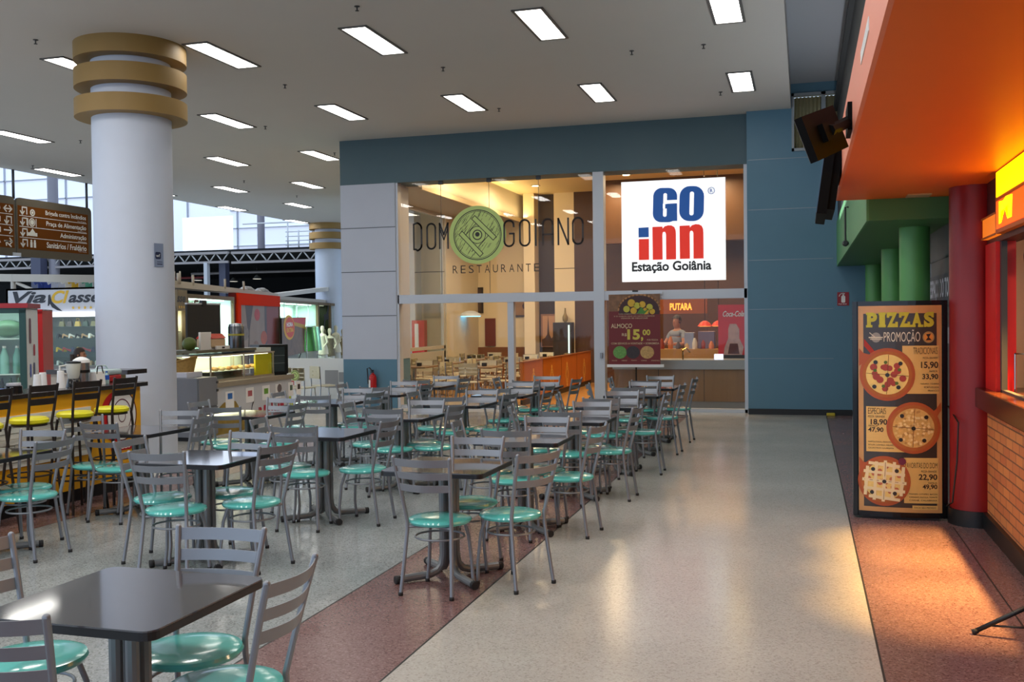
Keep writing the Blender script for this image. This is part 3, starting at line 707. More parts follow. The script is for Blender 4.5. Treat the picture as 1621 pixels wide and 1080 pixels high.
# watermelon, bottles inside
zr = math.radians(210)
def inside(lx, ly): return (-8.99+lx*math.cos(zr)-ly*math.sin(zr), 9.43+lx*math.sin(zr)+ly*math.cos(zr))
x, y = inside(-.08, -.25)
tag(MB().ball((0, 0, 0), .17, 20, (1, 1, .62)).build('watermelon', M('melon_green', (96, 122, 96), .4, noise=.5, nscale=4), None, (x, y, 1.68)), 'pale green watermelon on the top shelf of the drinks fridge', 'watermelon')
MB().box(-.31, .31, -.55, -.03, 1.555, 1.567).build('wire_shelf', M('shelf_white', (230, 240, 236)), t)
cols = [((20, 120, 84), 'dark green'), ((20, 150, 90), 'bright green'), ((150, 200, 190), 'clear'), ((120, 170, 160), 'pale')]
bp = 0
for i, lx in enumerate((.22, .08, -.06, -.20)):
    x, y = inside(lx, -.12); c, nme = cols[i]
    o = MB().lathe([(.048, 0), (.05, .02), (.05, .20), (.02, .29), (.02, .30)], 16).build('soda_bottle', M('soda%d' % i, c, .15), None, (x, y, 1.153)); tag(o, f'large {nme} soda bottle on the middle fridge shelf', 'bottle', 'bottles in the drinks fridge')
    MB().lathe([(.022, .30), (.022, .325)], 12).build('cap', sign_white, o)
for i, lx in enumerate((.24, .15, .06, -.03, -.12, -.21)):
    x, y = inside(lx, -.12); c = [(60, 90, 50), (40, 80, 60), (90, 110, 60), (40, 30, 26), (60, 90, 50), (130, 160, 150)][i]
    o = MB().lathe([(.032, 0), (.034, .02), (.034, .12), (.013, .18), (.013, .21)], 14).build('small_bottle', M('beer%d' % i, c, .15), None, (x, y, .893)); tag(o, f'small bottle on the lower fridge shelf, {ordn(i)} from the left', 'bottle', 'small bottles in the drinks fridge')
    MB().lathe([(.0345, .04), (.0345, .09)], 14).build('bottle_label', M('lab%d' % (i % 2), [(220, 210, 190), (120, 130, 200)][i % 2]), o)
# stickers on the fridge side
F = Frame((-.331, 0, 0), (0, -1, 0))
for i, (a, z, w, h, c) in enumerate([(.12, 1.5, .10, .30, (110, 60, 70)), (.32, 1.35, .09, .14, (180, 50, 60)), (.30, 1.05, .09, .22, (90, 84, 110)), (.12, 1.1, .08, .16, (60, 80, 160)), (.34, .9, .10, .12, (210, 190, 60))]):
    art('side_sticker', [rrect(a, z, w, h, .03)], M('stick%d' % i, c), t, F, 3)
# red fridge beyond
t2 = fridge(-9.69, 10.49, math.radians(210), M('fridge_red2', (188, 30, 34), .35), M('fridge_red2', (188, 30, 34)), 'red drinks fridge standing right behind the green framed fridge', 0)

# ============================================================ GREY CABINET AND SNACK STALL
cab = M('cabinet_grey', (124, 128, 136), .45, noise=.04)
t = thing('metal_cabinet', 'grey metal cabinet standing beside the white column', 'cabinet')
MB().box(-9.5, -8.4, 12.53, 13.03, .06, .92, .006).build('body', cab, t)
MB().box(-8.4, -8.385, 12.55, 13.02, .50, .90).build('door', cab, t); MB().box(-8.4, -8.385, 12.55, 13.02, .08, .48).build('door', cab, t)
for z in (.82, .70, .40, .3): MB().box(-8.39, -8.37, 12.99, 13.03, z, z+.035).build('hinge', dark_grey, t)
MB().box(-9.4, -8.5, 12.6, 12.98, 0, .06).build('base', black, t)
o = tag(MB().box(-9.3, -8.62, 12.6, 13.0, .92, 1.0, .008).build('storage_box', M('box_white', (206, 208, 220), .5)), 'low white box on top of the grey cabinet', 'box')
t = thing('wicker_basket', 'tan wicker basket of packets on the white box', 'basket', (-8.86, 12.8, 1.0))
m = MB(); n = 28
prof = lambda a: .16+.07*abs(math.cos(a))**2
A = []; 
for k in range(n):
    a0_, a1_ = 2*PI*k/n, 2*PI*(k+1)/n
    def P(a, f): return (f*.26*math.cos(a), f*.16*math.sin(a), 0)
    for (f0, f1, z0, z1) in ((.82, .94, 0, .6), (.94, 1.0, .6, 1.0)):
        m.face([(f0*.26*math.cos(a0_), f0*.16*math.sin(a0_), z0*prof(a0_)), (f0*.26*math.cos(a1_), f0*.16*math.sin(a1_), z0*prof(a1_)), (f1*.26*math.cos(a1_), f1*.16*math.sin(a1_), z1*prof(a1_)), (f1*.26*math.cos(a0_), f1*.16*math.sin(a0_), z1*prof(a0_))], True)
m.face([(.82*.26*math.cos(2*PI*k/n), .82*.16*math.sin(2*PI*k/n), .01) for k in range(n)])
bmesh.ops.remove_doubles(m.bm, verts=m.bm.verts, dist=1e-4)
wick = M('wicker', (166, 130, 66), .7, noise=.35, nscale=30, bump=.6)
m.build('body', wick, t)
MB().tube([(.262*math.cos(2*PI*k/32), .162*math.sin(2*PI*k/32), prof(2*PI*k/32)) for k in range(32)], .012, 6, True).build('rim', wick, t)
for i in range(6):
    a = i*1.05; o = MB().box(-.05, .05, -.03, .03, 0, .1, .012).xf(Matrix.Rotation(.4*math.sin(i*2), 4, 'X') @ Matrix.Rotation(a, 4, 'Z')).build('snack_packet', M('pack%d' % (i % 3), [(210, 215, 225), (150, 150, 160), (150, 70, 60)][i % 3], .3), None, (-8.86+.13*math.cos(a), 12.8+.07*math.sin(a), 1.06))
    tag(o, 'small wrapped packet lying in the wicker basket', 'packet', 'packets in the wicker basket')

stone = M('stall_stone', (150, 142, 126), .3, noise=.1)
t = thing('snack_counter', 'white snack stall counter with notices and glass display case', 'counter')
MB().box(-9.3, -8.52, 13.08, 15.5, 0, .74).build('front_panel', M('stall_white', (206, 210, 218), .4), t)
MB().box(-9.35, -8.48, 13.06, 15.54, .74, .82, .006).build('countertop', stone, t)
g = MB().box(-9.2, -8.56, 13.1, 15.0, .82, .86)
for x in (-9.18, -8.575):
    for y in (13.12, 14.05, 14.96): g.box(x, x+.02, y, y+.02, .82, 1.22)
g.box(-9.2, -8.55, 13.1, 15.0, 1.21, 1.235)
g.build('case_frame', M('case_metal', (186, 184, 172), .3, .5), t)
MB().box(-8.565, -8.558, 13.12, 14.96, .84, 1.21).build('case_glass', glass_dim, t)
MB().box(-9.17, -8.6, 13.14, 14.94, .965, .975).build('case_shelf', M('case_shelf', (186, 196, 190), .3), t)
MB().box(-9.2, -9.18, 13.1, 15.0, .84, 1.21).build('case_back', M('case_back', (206, 214, 210), .4), t)
MB().box(-9.1, -8.62, 13.2, 14.9, 1.195, 1.205).build('light_strip', emis('case_lamp', (255, 246, 214), 2.5), t)
MB().box(-8.60, -8.57, 14.42, 14.93, .86, 1.20).build('yellow_panel', M('stall_yellow', (226, 206, 30), .4, noise=.2), t)
MB().box(-9.25, -8.55, 12.75, 14.42, 1.27, 1.31).build('top_shelf', M('shelf_dark_green', (96, 96, 76), .4), t)
for y in (12.8, 14.36): MB().box(-9.0, -8.95, y, y+.04, .82, 1.27).build('shelf_post', M('case_metal', (186, 184, 172)), t)
MB().box(-9.2, -8.58, 14.42, 14.93, 1.235, 1.30).build('end_panel', M('stall_pale', (214, 222, 216)), t)
F = Frame((-8.518, 13.1, 0), (0, 1, 0))
pal = [(40, 110, 190), (190, 100, 110), (110, 170, 60), (110, 100, 104), (90, 110, 90), (70, 60, 60)]
for i, y in enumerate((.34, .92, 1.42, 1.85, 2.28, 2.55)):
    s_ = art('notice', [rect(y, .30 if i == 0 else .44, .24 if i < 3 else .18, .24 if i else .36)], M('paper_white', (250, 250, 252), .6), t, F, 2)
    art('notice_picture', [disc(y+.13, .60, .075, 16) if i in (3,) else rect(y+.06, .54, .13 if i < 3 else .09, .09)], M('notice%d' % i, pal[i]), s_, F, 3)
text('r', 1.30, .12, .10, .22, M('logo_crimson', (180, 20, 60), .4), t, F, 2, .05)
art('big_lettering', [rect(1.46, .26, .08, .1), rect(1.60, .18, .05, .14), rect(1.70, .20, .05, .18), rect(1.80, .17, .06, .12), rect(1.92, .20, .05, .2), rect(2.0, .30, .12, .06)], MATS['logo_crimson'], t, F, 2)
art('lime_lettering', [rect(2.22, .22, .06, .14), rect(2.31, .22, .05, .22), rect(2.39, .22, .09, .1)], M('logo_lime', (190, 206, 40)), t, F, 2)
art('curved_line', stroke([(1.18+.1*math.cos(a)-.0, .23+.22*math.sin(a)) for a in [PI*.6+i*.18 for i in range(9)]], .018), sign_black, t, F, 2)
art('photo_panel', [[(.0, .02), (.95, .02), (.70, .42), (.62, .5), (.30, .5), (.02, .36)]], M('photo_brown', (150, 124, 52), .5, noise=.4, nscale=8), t, F, 1)
# pastries
random.seed(5)
past = [M('pastry%d' % i, c, .6, noise=.2) for i, c in enumerate([(196, 150, 84), (176, 124, 66), (214, 186, 130)])]
for i in range(14):
    y = 13.45+.092*i; o = MB().ball((0, 0, 0), .045, 10, (1.1, .9, .7)).build('pastry', past[i % 3], None, (-8.68-.10*(i % 2), y, 1.006)); tag(o, 'baked pastry on the shelf of the glass snack case', 'pastry', 'pastries in the snack case')
# on the top shelf
tag(MB().ball((0, 0, 0), .105, 18, (1, 1, .95)).build('green_coconut', M('coconut', (86, 100, 40), .5, noise=.3), None, (-8.8, 12.95, 1.41)), 'round green coconut at the left end of the stall shelf', 'fruit')
tag(MB().box(-8.72, -8.68, 13.06, 13.34, 1.31, 1.58, .006).build('white_board', sign_white), 'upright white board on the stall shelf beside the coconut', 'board')
t = thing('bread_container', 'clear bread container with red lid on the stall shelf', 'container', (-8.8, 13.52, 1.31))
MB().box(-.13, .13, -.2, .2, .03, .17, .02).build('body', M('bread_box', (206, 176, 140), .35), t)
MB().hexa([(-.14, -.2, .17), (.14, -.2, .17), (.14, .2, .17), (-.14, .2, .17)], [(-.09, -.16, .24), (.09, -.16, .24), (.09, .16, .24), (-.09, .16, .24)]).build('lid', M('lid_red', (206, 52, 40), .3), t)
MB().box(-.1, .1, -.15, .15, 0, .03).build('base', sign_white, t)
t = thing('kitchen_scale', 'small white scale with dark display on the stall shelf', 'scale', (-8.64, 13.52, 1.31))
MB().box(-.02, .03, -.12, .22, 0, .055, .008).build('body', sign_white, t); MB().box(.03, .033, -.0, .07, .015, .04).build('display', black, t)
t = thing('steel_dispenser', 'tall dark steel juice dispenser at the right of the stall shelf', 'dispenser', (-8.78, 14.2, 1.31))
MB().lathe([(.125, 0), (.125, .34), (.115, .355)], 26).build('body', M('steel_dark', (92, 94, 98), .25, .85), t)
MB().lathe([(.118, .35), (.11, .385), (.03, .40)], 24).build('lid', M('steel', (176, 178, 182)), t)
MB().lathe([(.127, .2), (.127, .23)], 24).build('band', M('band_yellow', (170, 160, 60)), t)
t = thing('mini_fridge', 'black countertop display fridge at the right end of the stall', 'fridge', (-8.78, 15.22, .82), -.65)
MB().box(-.22, .2, -.26, .26, .02, .52, .012).build('body', black, t)
MB().box(.20, .21, -.17, .19, .06, .48).build('door_glass', M('dark_glass', (52, 60, 62), .1), t)
MB().box(-.2, .18, -.24, .24, 0, .02).build('feet', rubber, t)
for z in (.2, .33): MB().box(.209, .214, -.17, .19, z, z+.006).build('shelf_line', M('shelf_line', (120, 130, 130)), t)
t = thing('menu_board', 'tall blank black menu board standing behind the snack stall', 'menu board', (-9.45, 14.3, 0))
MB().box(-.015, .015, -.46, .48, 1.33, 2.02).build('board', M('blackboard', (28, 28, 27), .6), t)
MB().box(-.02, .02, -.47, .49, 2.02, 2.045).build('top_bar', alu, t)
MB().box(-.03, .03, -.06, .06, 2.0, 2.09).build('clip', black, t)
for y in (-.4, .4): MB().box(-.05, -.02, y-.015, y+.015, 0, 2.0).build('leg', dark_grey, t)
# ============================================================ FAR LEFT: ATRIUM, KIOSKS, DIRECTORY
day_panel = emis('daylight_panel', (222, 229, 246), .34)
hall_shade = M('hall_shade', (16, 15, 16), .8)  # near-black colour stands in for the shade inside the hall
steel_g = M('steel_beam', (150, 142, 140), .5, .2)
navy_steel = M('navy_steel', (62, 64, 84), .5)
struct(MB().box(-75, -14, 36.5, 60, 4.62, 4.75).build('floor_mezzanine', hall_shade))
struct(MB().box(-75, -14, 58, 58.2, 0, 4.62).build('wall_hall_back', hall_shade))
struct(MB().box(-14.2, -14, 36.5, 58, 0, 9).build('wall_hall_right', hall_shade))
struct(MB().box(-75, -14, 45, 45.2, 4.75, 14).build('wall_daylight', day_panel), 'bright daylight panels above the dark hall')
struct(MB().box(-25.1, -22.75, 36.6, 36.7, 4.62, 6.15).build('wall_white_panel', emis('white_panel', (244, 247, 255), .5)))
g = MB()
for x in (-22.2, -21.75, -21.3, -20.75): g.box(x-.02, x+.02, 44.9, 45, 4.75, 9)
for z in (5.6, 6.5, 7.4): g.box(-28, -14, 44.9, 45, z-.02, z+.02)
for x in (-42, -38, -34, -30.5, -27.6): g.box(x-.03, x+.03, 44.9, 45, 4.75, 14)
for z in (8.5, 9.6): g.box(-60, -27, 44.9, 45, z-.03, z+.03)
struct(g.build('trim_5', M('panel_frame', (176, 178, 188), .5)))
for i, x in enumerate((-22.5, -19.9)):
    struct(MB().lathe([(.16, 4.75), (.16, 9)], 16, (x, 38.5, 0)).build('column', M('pipe_grey', (128, 124, 132), .5)), 'thin grey roof column above the truss')
struct(MB().lathe([(.22, 0), (.22, 13)], 16, (-31.2, 36.1, 0)).build('column', M('pipe_grey', (128, 124, 132), .5)), 'grey roof column behind the directory board')
# roof truss
def truss(x0, x1, y, z0, z1, n, label):
    t = thing('roof_truss', label, 'truss')
    MB().box(x0, x1, y-.05, y+.05, z0-.06, z0+.03).build('lower_chord', steel_g, t); MB().box(x0, x1, y-.06, y+.06, z1-.05, z1+.05).build('upper_chord', steel_g, t)
    m = MB(); w = (x1-x0)/n
    for i in range(n):
        m.tube([(x0+w*i, y, z1), (x0+w*(i+.5), y, z0)], .03, 6).tube([(x0+w*(i+.5), y, z0), (x0+w*(i+1), y, z1)], .03, 6)
    m.build('web_member', M('truss_web', (178, 176, 174), .4, .2), t)
truss(-25.5, -22.55, 36, 4.22, 4.58, 5, 'pale steel roof truss left of the thin post, above the dark hall')
truss(-22.4, -16.6, 36, 4.18, 4.56, 9, 'pale steel roof truss running behind the distant gold-ringed column')
truss(-40, -25.6, 36, 4.22, 4.58, 22, 'long pale steel truss behind the directory board and near column')
o = tag(MB().box(-23.66, -23.5, 35.9, 36.1, 0, 4.2).build('steel_post', M('post_pale', (184, 186, 190), .5)), 'pale steel post under the truss, right of the white column', 'post')
o = tag(MB().box(-23.2, -22.9, 36.3, 36.6, 0, 4.3).build('steel_post', navy_steel), 'dark navy post beside the pale truss post', 'post')
o = tag(MB().box(-31.9, -31.4, 35.5, 35.9, 0, 4.9).build('steel_post', navy_steel), 'dark navy post below the left part of the directory board', 'post')
# mezzanine railing
t = thing('railing', 'white metal railing on the mezzanine above the truss', 'railing')
m = MB()
for z in (4.9, 5.08, 5.26, 5.45): m.tube([(-20.6, 37.2, z), (-16, 37.2, z)], .02, 6)
m.tube([(-22.6, 37.2, 5.85), (-16, 37.2, 5.85)], .03, 6)
m.build('rail', white_paint, t)
for i in range(9):
    x = -20.5+.5*i; MB().tube([(x, 37.2, 4.75), (x, 37.2, 5.5 if i % 2 else 5.86)], .03, 6).build('post', white_paint, t)
# pipes and pendant lamps in the dark hall
tag(MB().tube([(-27, 40, 3.98), (-18, 40, 3.98)], .06, 8).build('ceiling_pipe', steel_g), 'long pale pipe under the mezzanine in the dark hall', 'pipe')
tag(MB().tube([(-27.5, 39, 3.75), (-25.5, 39, 3.75), (-25.5, 39, 4.2)], .05, 8).build('ceiling_pipe', M('pipe_red', (120, 40, 40), .5)), 'dark red pipe under the mezzanine near the truss post', 'pipe')
pr = None
for x, y, z, l in [(-28, 42, 3.77, 'nearest the white column'), (-27.3, 44, 3.77, 'low and beside the first one'), (-24.8, 42, 3.77, 'right of the navy post'), (-22.4, 44, 3.77, 'in the middle of the dark hall'), (-21.3, 44, 3.77, 'nearest the distant ringed column')]:
    lab = 'small pendant lamp hanging in the dark hall, '+l
    if pr is None:
        pr = thing('pendant_lamp', lab, 'lamp', (x, y, z), 0, 'hall pendant lamps')
        MB().lathe([(.22, 0), (.08, .16), (.03, .2)], 14).build('shade', M('shade_grey', (150, 146, 140), .4), pr)
        MB().lathe([(.19, -.005), (.19, .0)], 14).build('diffuser', emis('pendant_glow', (240, 236, 220), .9), pr)
        MB().tube([(0, 0, .2), (0, 0, .86)], .012, 5).build('cord', black, pr)
    else: dup(pr, (x, y, z), 0, lab)

# ---------------- kiosk with the Via Classe sign
kiosk_w = M('kiosk_white', (214, 214, 220), .5)
t = thing('shop_kiosk', 'shoe and bag kiosk with white black-and-gold lettered sign, left of column', 'kiosk')
MB().box(-16.85, -13.75, 18.0, 18.1, 1.98, 2.52).build('sign_board', kiosk_w, t)
MB().box(-16.85, -13.75, 17.96, 18.1, 1.89, 1.98).build('light_strip', emis('kiosk_lamp', (246, 248, 255), 2.2), t)
MB().box(-16.85, -13.75, 18.0, 18.97, 0, .82).build('plinth', M('kiosk_grey', (120, 118, 116), .5), t)
MB().box(-16.85, -13.75, 18.92, 18.97, .82, 2.5).build('back_panel', M('kiosk_back', (92, 96, 94), .5), t)
MB().box(-16.85, -16.8, 18.0, 18.97, .82, 2.5).build('side_panel', kiosk_w, t)
MB().box(-16.85, -13.75, 18.0, 18.97, 2.48, 2.52).build('roof', M('kiosk_roof', (150, 146, 140), .6), t)
for z in (1.12, 1.42, 1.68): MB().box(-16.8, -13.8, 18.3, 18.9, z-.012, z).build('glass_shelf', glass_dim, t)
MB().box(-16.8, -13.75, 18.02, 18.03, .82, 1.9).build('glass_pane', glass_dim, t)
lamp('kiosk_lamp', 'AREA', (-15.1, 18.4, 1.9), 8, (1, .97, .9), .3, 3.0, (0, 0, PI/2))
F = Frame((-16.85, 17.998, 1.98), (1, 0, 0))
kdx = 4.33/ (278-12)
navyb = M('script_black', (26, 24, 34), .4); gld = M('script_gold', (236, 186, 20), .4)
text('Via', .18, .215, .88, .26, navyb, t, F, 2, .03, shear=.3)
text('Cl', 1.2, .20, .46, .28, gld, t, F, 2, .03, shear=.3)
text('asse', 1.64, .21, .80, .17, navyb, t, F, 2, .03, shear=.3)
[art('star', [star(1.76+.15*i, .10, .045)], gld, t, F, 2) for i in range(5)]
art('shoe_mark', [[(1.12, .38), (1.17, .40), (1.21, .24), (1.33, .14), (1.48, .03), (1.35, .05), (1.21, .12), (1.16, .20), (1.13, .15), (1.10, .15)]], navyb, t, F, 2)
# shoes and bags on its shelves
random.seed(11)
def shoe_mesh():
    prof = [(-.10, .0), (-.09, .09), (-.07, .10), (.0, .06), (.08, .045), (.12, .02), (.12, 0), (.06, 0), (.0, .03), (-.06, .055), (-.085, .0)]
    m = MB()
    for a, b in zip(prof, prof[1:]): pass
    m.hexa([(x, -.03, z) for x, z in prof], [(x, .03, z) for x, z in prof])
    return m
SC = [(230, 226, 220), (226, 186, 40), (40, 40, 44), (180, 60, 60), (190, 150, 110), (60, 60, 90)]
for zi, z in enumerate((.82, 1.12, 1.42)):
    base = shoe_mesh().build('shoe', M('shoe0', SC[0], .4), None, (-16.3, 18.6, z)) if zi == 0 else None
    for i in range(11):
        x = -15.95+.17*i
        if zi == 0 and i == 0: o = base; o.location = (x, 18.6, z)
        else:
            o = shoe_mesh().build('shoe', M('shoe%d' % ((i*2+zi) % 6), SC[(i*2+zi) % 6], .4), None, (x, 18.6, z))
        o.rotation_euler = (0, 0, random.uniform(.5, 2.4))
        tag(o, 'small shoe on the %s shelf of the shoe kiosk, %s from the left' % (['lowest', 'second', 'third'][zi], ordn(i)), 'shoe', 'shoes on the kiosk shelves')
for i in range(9):
    x = -15.9+.21*i
    o = MB().hexa([(-.07, -.03, 0), (.07, -.03, 0), (.07, .03, 0), (-.07, .03, 0)], [(-.05, -.02, .11), (.05, -.02, .11), (.05, .02, .11), (-.05, .02, .11)]).tube([(-.04, 0, .1), (-.03, 0, .17), (.03, 0, .17), (.04, 0, .1)], .007, 6).build('handbag', M('bag%d' % (i % 4), [(90, 90, 60), (60, 56, 54), (150, 130, 60), (40, 60, 50)][i % 4], .5), None, (x, 18.6, 1.68))
    tag(o, 'small handbag on the top shelf of the shoe kiosk, %s from the left' % ordn(i), 'handbag', 'handbags on the kiosk shelf')
# beam and hanging shirts above the kiosk
t = thing('roof_frame', 'beige open roof frame above the shoe kiosk', 'roof frame')
bei = M('beam_beige', (190, 180, 166), .5)
MB().hexa([(-19, 19.95, 2.80), (-14.6, 19.95, 2.66), (-14.6, 20.05, 2.66), (-19, 20.05, 2.80)], [(-19, 19.95, 2.98), (-14.6, 19.95, 2.84), (-14.6, 20.05, 2.84), (-19, 20.05, 2.98)]).build('beam', bei, t)
MB().tube([(-18.5, 20, 2.95), (-18.5, 20, 0)], .06, 6).build('post', bei, t)
MB().tube([(-18.4, 20, 2.75), (-17.2, 20, 2.3)], .04, 6).build('brace', bei, t)
for x in (-13.75, -13.6): MB().tube([(x, 19.7, 2.5), (x, 19.7, 2.9)], .02, 6).build('bracket', bei, t)
for i in range(11):
    c = [(60, 80, 150), (50, 70, 150), (210, 210, 220), (200, 200, 210), (226, 226, 228), (226, 186, 60), (226, 216, 220), (110, 190, 160), (214, 214, 218), (230, 230, 232), (226, 226, 230)][i]
    x = -18.05+.20*i
    p = [(-.13, 0), (.13, 0), (.13, .32), (.2, .28), (.23, .36), (.1, .46), (.04, .44), (-.04, .44), (-.1, .46), (-.23, .36), (-.2, .28), (-.13, .32)]
    m = MB(); m.hexa([(a, -.03, b) for a, b in p], [(a, .03, b) for a, b in p])
    o = m.build('shirt', M('shirt%d' % i, c, .7), None, (x, 20.5, 2.42)); o.rotation_euler = (0, 0, .9)
    tag(o, 'hanging shirt above the shoe kiosk sign, %s from the left' % ordn(i), 'shirt', 'shirts hanging above the kiosk')
tag(MB().tube([(-18.4, 20.5, 2.87), (-15.6, 20.5, 2.87)], .02, 6).tube([(-18.4, 20.5, 2.87), (-18.5, 20.05, 2.87)], .02, 6).build('clothes_rail', bei), 'rail carrying the hanging shirts above the shoe kiosk', 'rail')

# ---------------- row of kiosks running away from us (local: x along the row, y inward)
KM = Matrix.Translation((-12.5, 17.95, 0)) @ Matrix.Rotation(math.atan2(.969, -.248), 4, 'Z')
def kb(m, name, mat, parent): return m.xf(KM).build(name, mat, parent)
KX = Vector((-.248, .969, 0)).normalized(); KN = KX.cross(Vector((0, 0, 1)))
def KF(s, w, z): return Frame(Vector((-12.5, 17.95, 0))+KX*s-KN*w+Vector((0, 0, z)), KX)
olive = M('kiosk_olive', (104, 84, 52), .5); mint = M('kiosk_mint', (206, 232, 220), .5)
def kiosk(s0, s1, z0, z1, label, back, frame_m, lampcol, power, depth=.8):
    t = thing('shop_kiosk', label, 'kiosk')
    g = MB().box(s0, s1, 0, .08, z1, z1+.09).box(s0, s0+.07, 0, .08, z0, z1).box(s1-.07, s1, 0, .08, z0, z1).box(s0, s1, 0, .08, z0-.05, z0)
    kb(g, 'window_frame', frame_m, t)
    kb(MB().box(s0, s1, .02, depth, 0, z0-.02), 'plinth', M('kiosk_plinth', (150, 150, 148), .5), t)
    kb(MB().box(s0, s1, depth, depth+.05, 0, z1+.06), 'back_panel', back, t)
    for sx in (s0+.01, s1-.05): kb(MB().box(sx, sx+.04, .08, depth, z0, z1+.04), 'side_panel', back, t)
    kb(MB().box(s0, s1, .08, depth+.05, z1+.04, z1+.09), 'roof', M('kiosk_roof', (150, 146, 140)), t)
    kb(MB().box(s0+.07, s1-.07, .03, .04, z0, z1), 'glass_pane', glass_dim, t)
    kb(MB().box(s0+.2, s1-.2, .2, .35, z1-.02, z1+.03), 'light_strip', emis('kl'+label[:8], lampcol, power), t)
    q = KM @ Vector(((s0+s1)/2, .45, z1-.06))
    lamp('kiosk_lamp', 'AREA', q, 16*power/4*(s1-s0), tuple(v/255 for v in lampcol), (s1-s0)*.8, .4, (0, 0, math.atan2(.969, -.248)))
    return t
t = kiosk(.02, .58, .75, 1.98, 'narrow lit side case of the shoe kiosk, right of the column', M('case_cream', (226, 220, 196)), olive, (255, 246, 220), 4, .6)
kb(MB().box(.02, .6, -.02, .05, 1.98, 2.42), 'sign_board', M('sign_beige', (128, 112, 84), .5), t)
text('sse', -.06, .18, .5, .13, sign_black, t, KF(.05, -.021, 1.98), 2, .03, shear=.3)
[art('star', [star(.08+.13*i, .06, .045)], gld, t, KF(.05, -.021, 2.0), 2) for i in range(4)]
for z in (1.15, 1.55): kb(MB().box(.09, .51, .1, .55, z-.02, z), 'shelf', olive, t)
random.seed(2)
for i, (s, z) in enumerate([(.2, .75), (.38, .75), (.2, 1.15), (.38, 1.15), (.2, 1.55), (.38, 1.55)]):
    q = KM @ Vector((s, .25, z)); o = MB().lathe([(.05, 0), (.06, .1), (.03, .17), (.02, .22)], 10).build('ornament', M('orn%d' % (i % 2), [(50, 50, 46), (90, 80, 60)][i % 2], .4), None, q); tag(o, 'dark ornament on the %s shelf of the lit case, %s one' % (['low', 'middle', 'top'][i//2], ['left', 'right'][i % 2]), 'ornament', 'ornaments in the lit case')
t = kiosk(.66, 3.9, .78, 2.26, 'pale green lit kiosk window behind the black menu board', mint, olive, (236, 255, 244), 4)
text('Ellia', .22, 1.13, 1.0, .32, M('script_brown', (96, 56, 36), .5), t, KF(.7, -.01, .78), 2, .02, shear=.3)
kb(MB().box(.8, 3.8, .4, .78, 1.2, 1.23), 'shelf', glass_dim, t)
t = thing('poster_panel', 'large red framed picture panel behind the snack stall', 'panel')
redf = M('panel_orange_red', (226, 50, 8), .8, spec=.15)
kb(MB().box(4.05, 7.95, 0, .2, 0, 2.46), 'panel_body', M('panel_dark_red', (130, 26, 14), .5), t)
kb(MB().box(4.05, 7.95, -.05, .02, 2.16, 2.46), 'top_band', redf, t); kb(MB().box(4.05, 4.3, -.04, .02, .2, 2.16), 'side_band', redf, t)
F = KF(4.3, -.002, .3)
art('photo', [rect(0, 0, 2.4, 1.86)], M('photo_grey', (150, 136, 136), .5, noise=.25, nscale=2), t, F, 1)
for p_ in ([(.45, 1.86), (1.15, 1.86), (.8, 1.2), (.7, .2), (.55, .2), (.7, 1.0)], [(2.2, .1), (2.4, .1), (2.4, 1.86), (2.2, 1.86)]): art('photo_shade', [p_], M('photo_dark', (66, 56, 66), .5), t, F, 2)
for i, (x, z, r, c) in enumerate([(1.5, 1.62, .26, (176, 40, 50)), (.42, 1.15, .30, (128, 120, 124)), (2.1, 1.0, .3, (180, 80, 40)), (1.35, .76, .28, (134, 110, 104)), (2.05, .2, .32, (150, 110, 104))]):
    art('photo_circle', [disc(x, z, r, 20, r*.62)], M('pc%d' % i, c, .5, noise=.4, nscale=6), t, F, 3)
t = kiosk(8.05, 13.0, .80, 2.28, 'pale lit clothing kiosk window left of the mannequins', mint, olive, (226, 255, 244), 4.5)
for i in range(3): kb(MB().box(9.0+i*1.5, 9.03+i*1.5, .1, .13, .8, 2.28), 'mullion', alu, t)
kb(MB().box(8.2, 12.9, .4, .78, 1.35, 1.4), 'shelf', glass_dim, t)
random.seed(4)
for i in range(6):
    q = KM @ Vector((8.6+.72*i, .6, 1.4)); o = MB().hexa([(-.16, -.1, 0), (.16, -.1, 0), (.16, .1, 0), (-.16, .1, 0)], [(-.08, -.06, .5), (.08, -.06, .5), (.08, .06, .5), (-.08, .06, .5)]).build('folded_garment', M('garm%d' % (i % 3), [(200, 216, 210), (150, 190, 180), (110, 150, 140)][i % 3], .7), None, q); tag(o, 'pale garment on the shelf of the clothing kiosk, %s from the left' % ordn(i), 'garment', 'garments in the clothing kiosk')
t = kiosk(13.05, 14.9, .80, 2.28, 'dark green kiosk panel with a small horse mark beside the facade', M('panel_green', (60, 78, 50), .5), olive, (220, 220, 190), .6)
art('horse_mark', [[(0, 0), (.1, .3), (.05, .5), (.3, .45), (.6, .6), (.75, .85), (.85, .7), (.8, .5), (.85, 0), (.72, .3), (.3, .25), (.12, 0)]], sign_black, t, KF(13.7, -.01, 1.5), 2)
t = kiosk(14.95, 18.5, .80, 2.28, 'brown end kiosk right against the restaurant pillar', M('panel_brown', (112, 74, 36), .5), olive, (255, 220, 170), .8)
t = thing('roof_boards', 'pale boards and foil lying on top of the far kiosks', 'boards')
kb(MB().hexa([(0, .1, 2.47), (8.3, .1, 2.47), (8.3, .5, 2.47), (0, .5, 2.47)], [(0, .1, 2.62), (8.3, .1, 2.55), (8.3, .5, 2.55), (0, .5, 2.62)]), 'board', bei, t)
kb(MB().hexa([(8, .2, 2.42), (17, .2, 2.9), (17, .5, 2.9), (8, .5, 2.42)], [(8, .2, 2.52), (17, .2, 3.05), (17, .5, 3.05), (8, .5, 2.52)]), 'board', M('board_pale', (206, 202, 196), .5), t)
kb(MB().box(8.1, 17.5, .3, .6, 2.37, 2.50), 'board', bei, t)
m = MB(); random.seed(8)
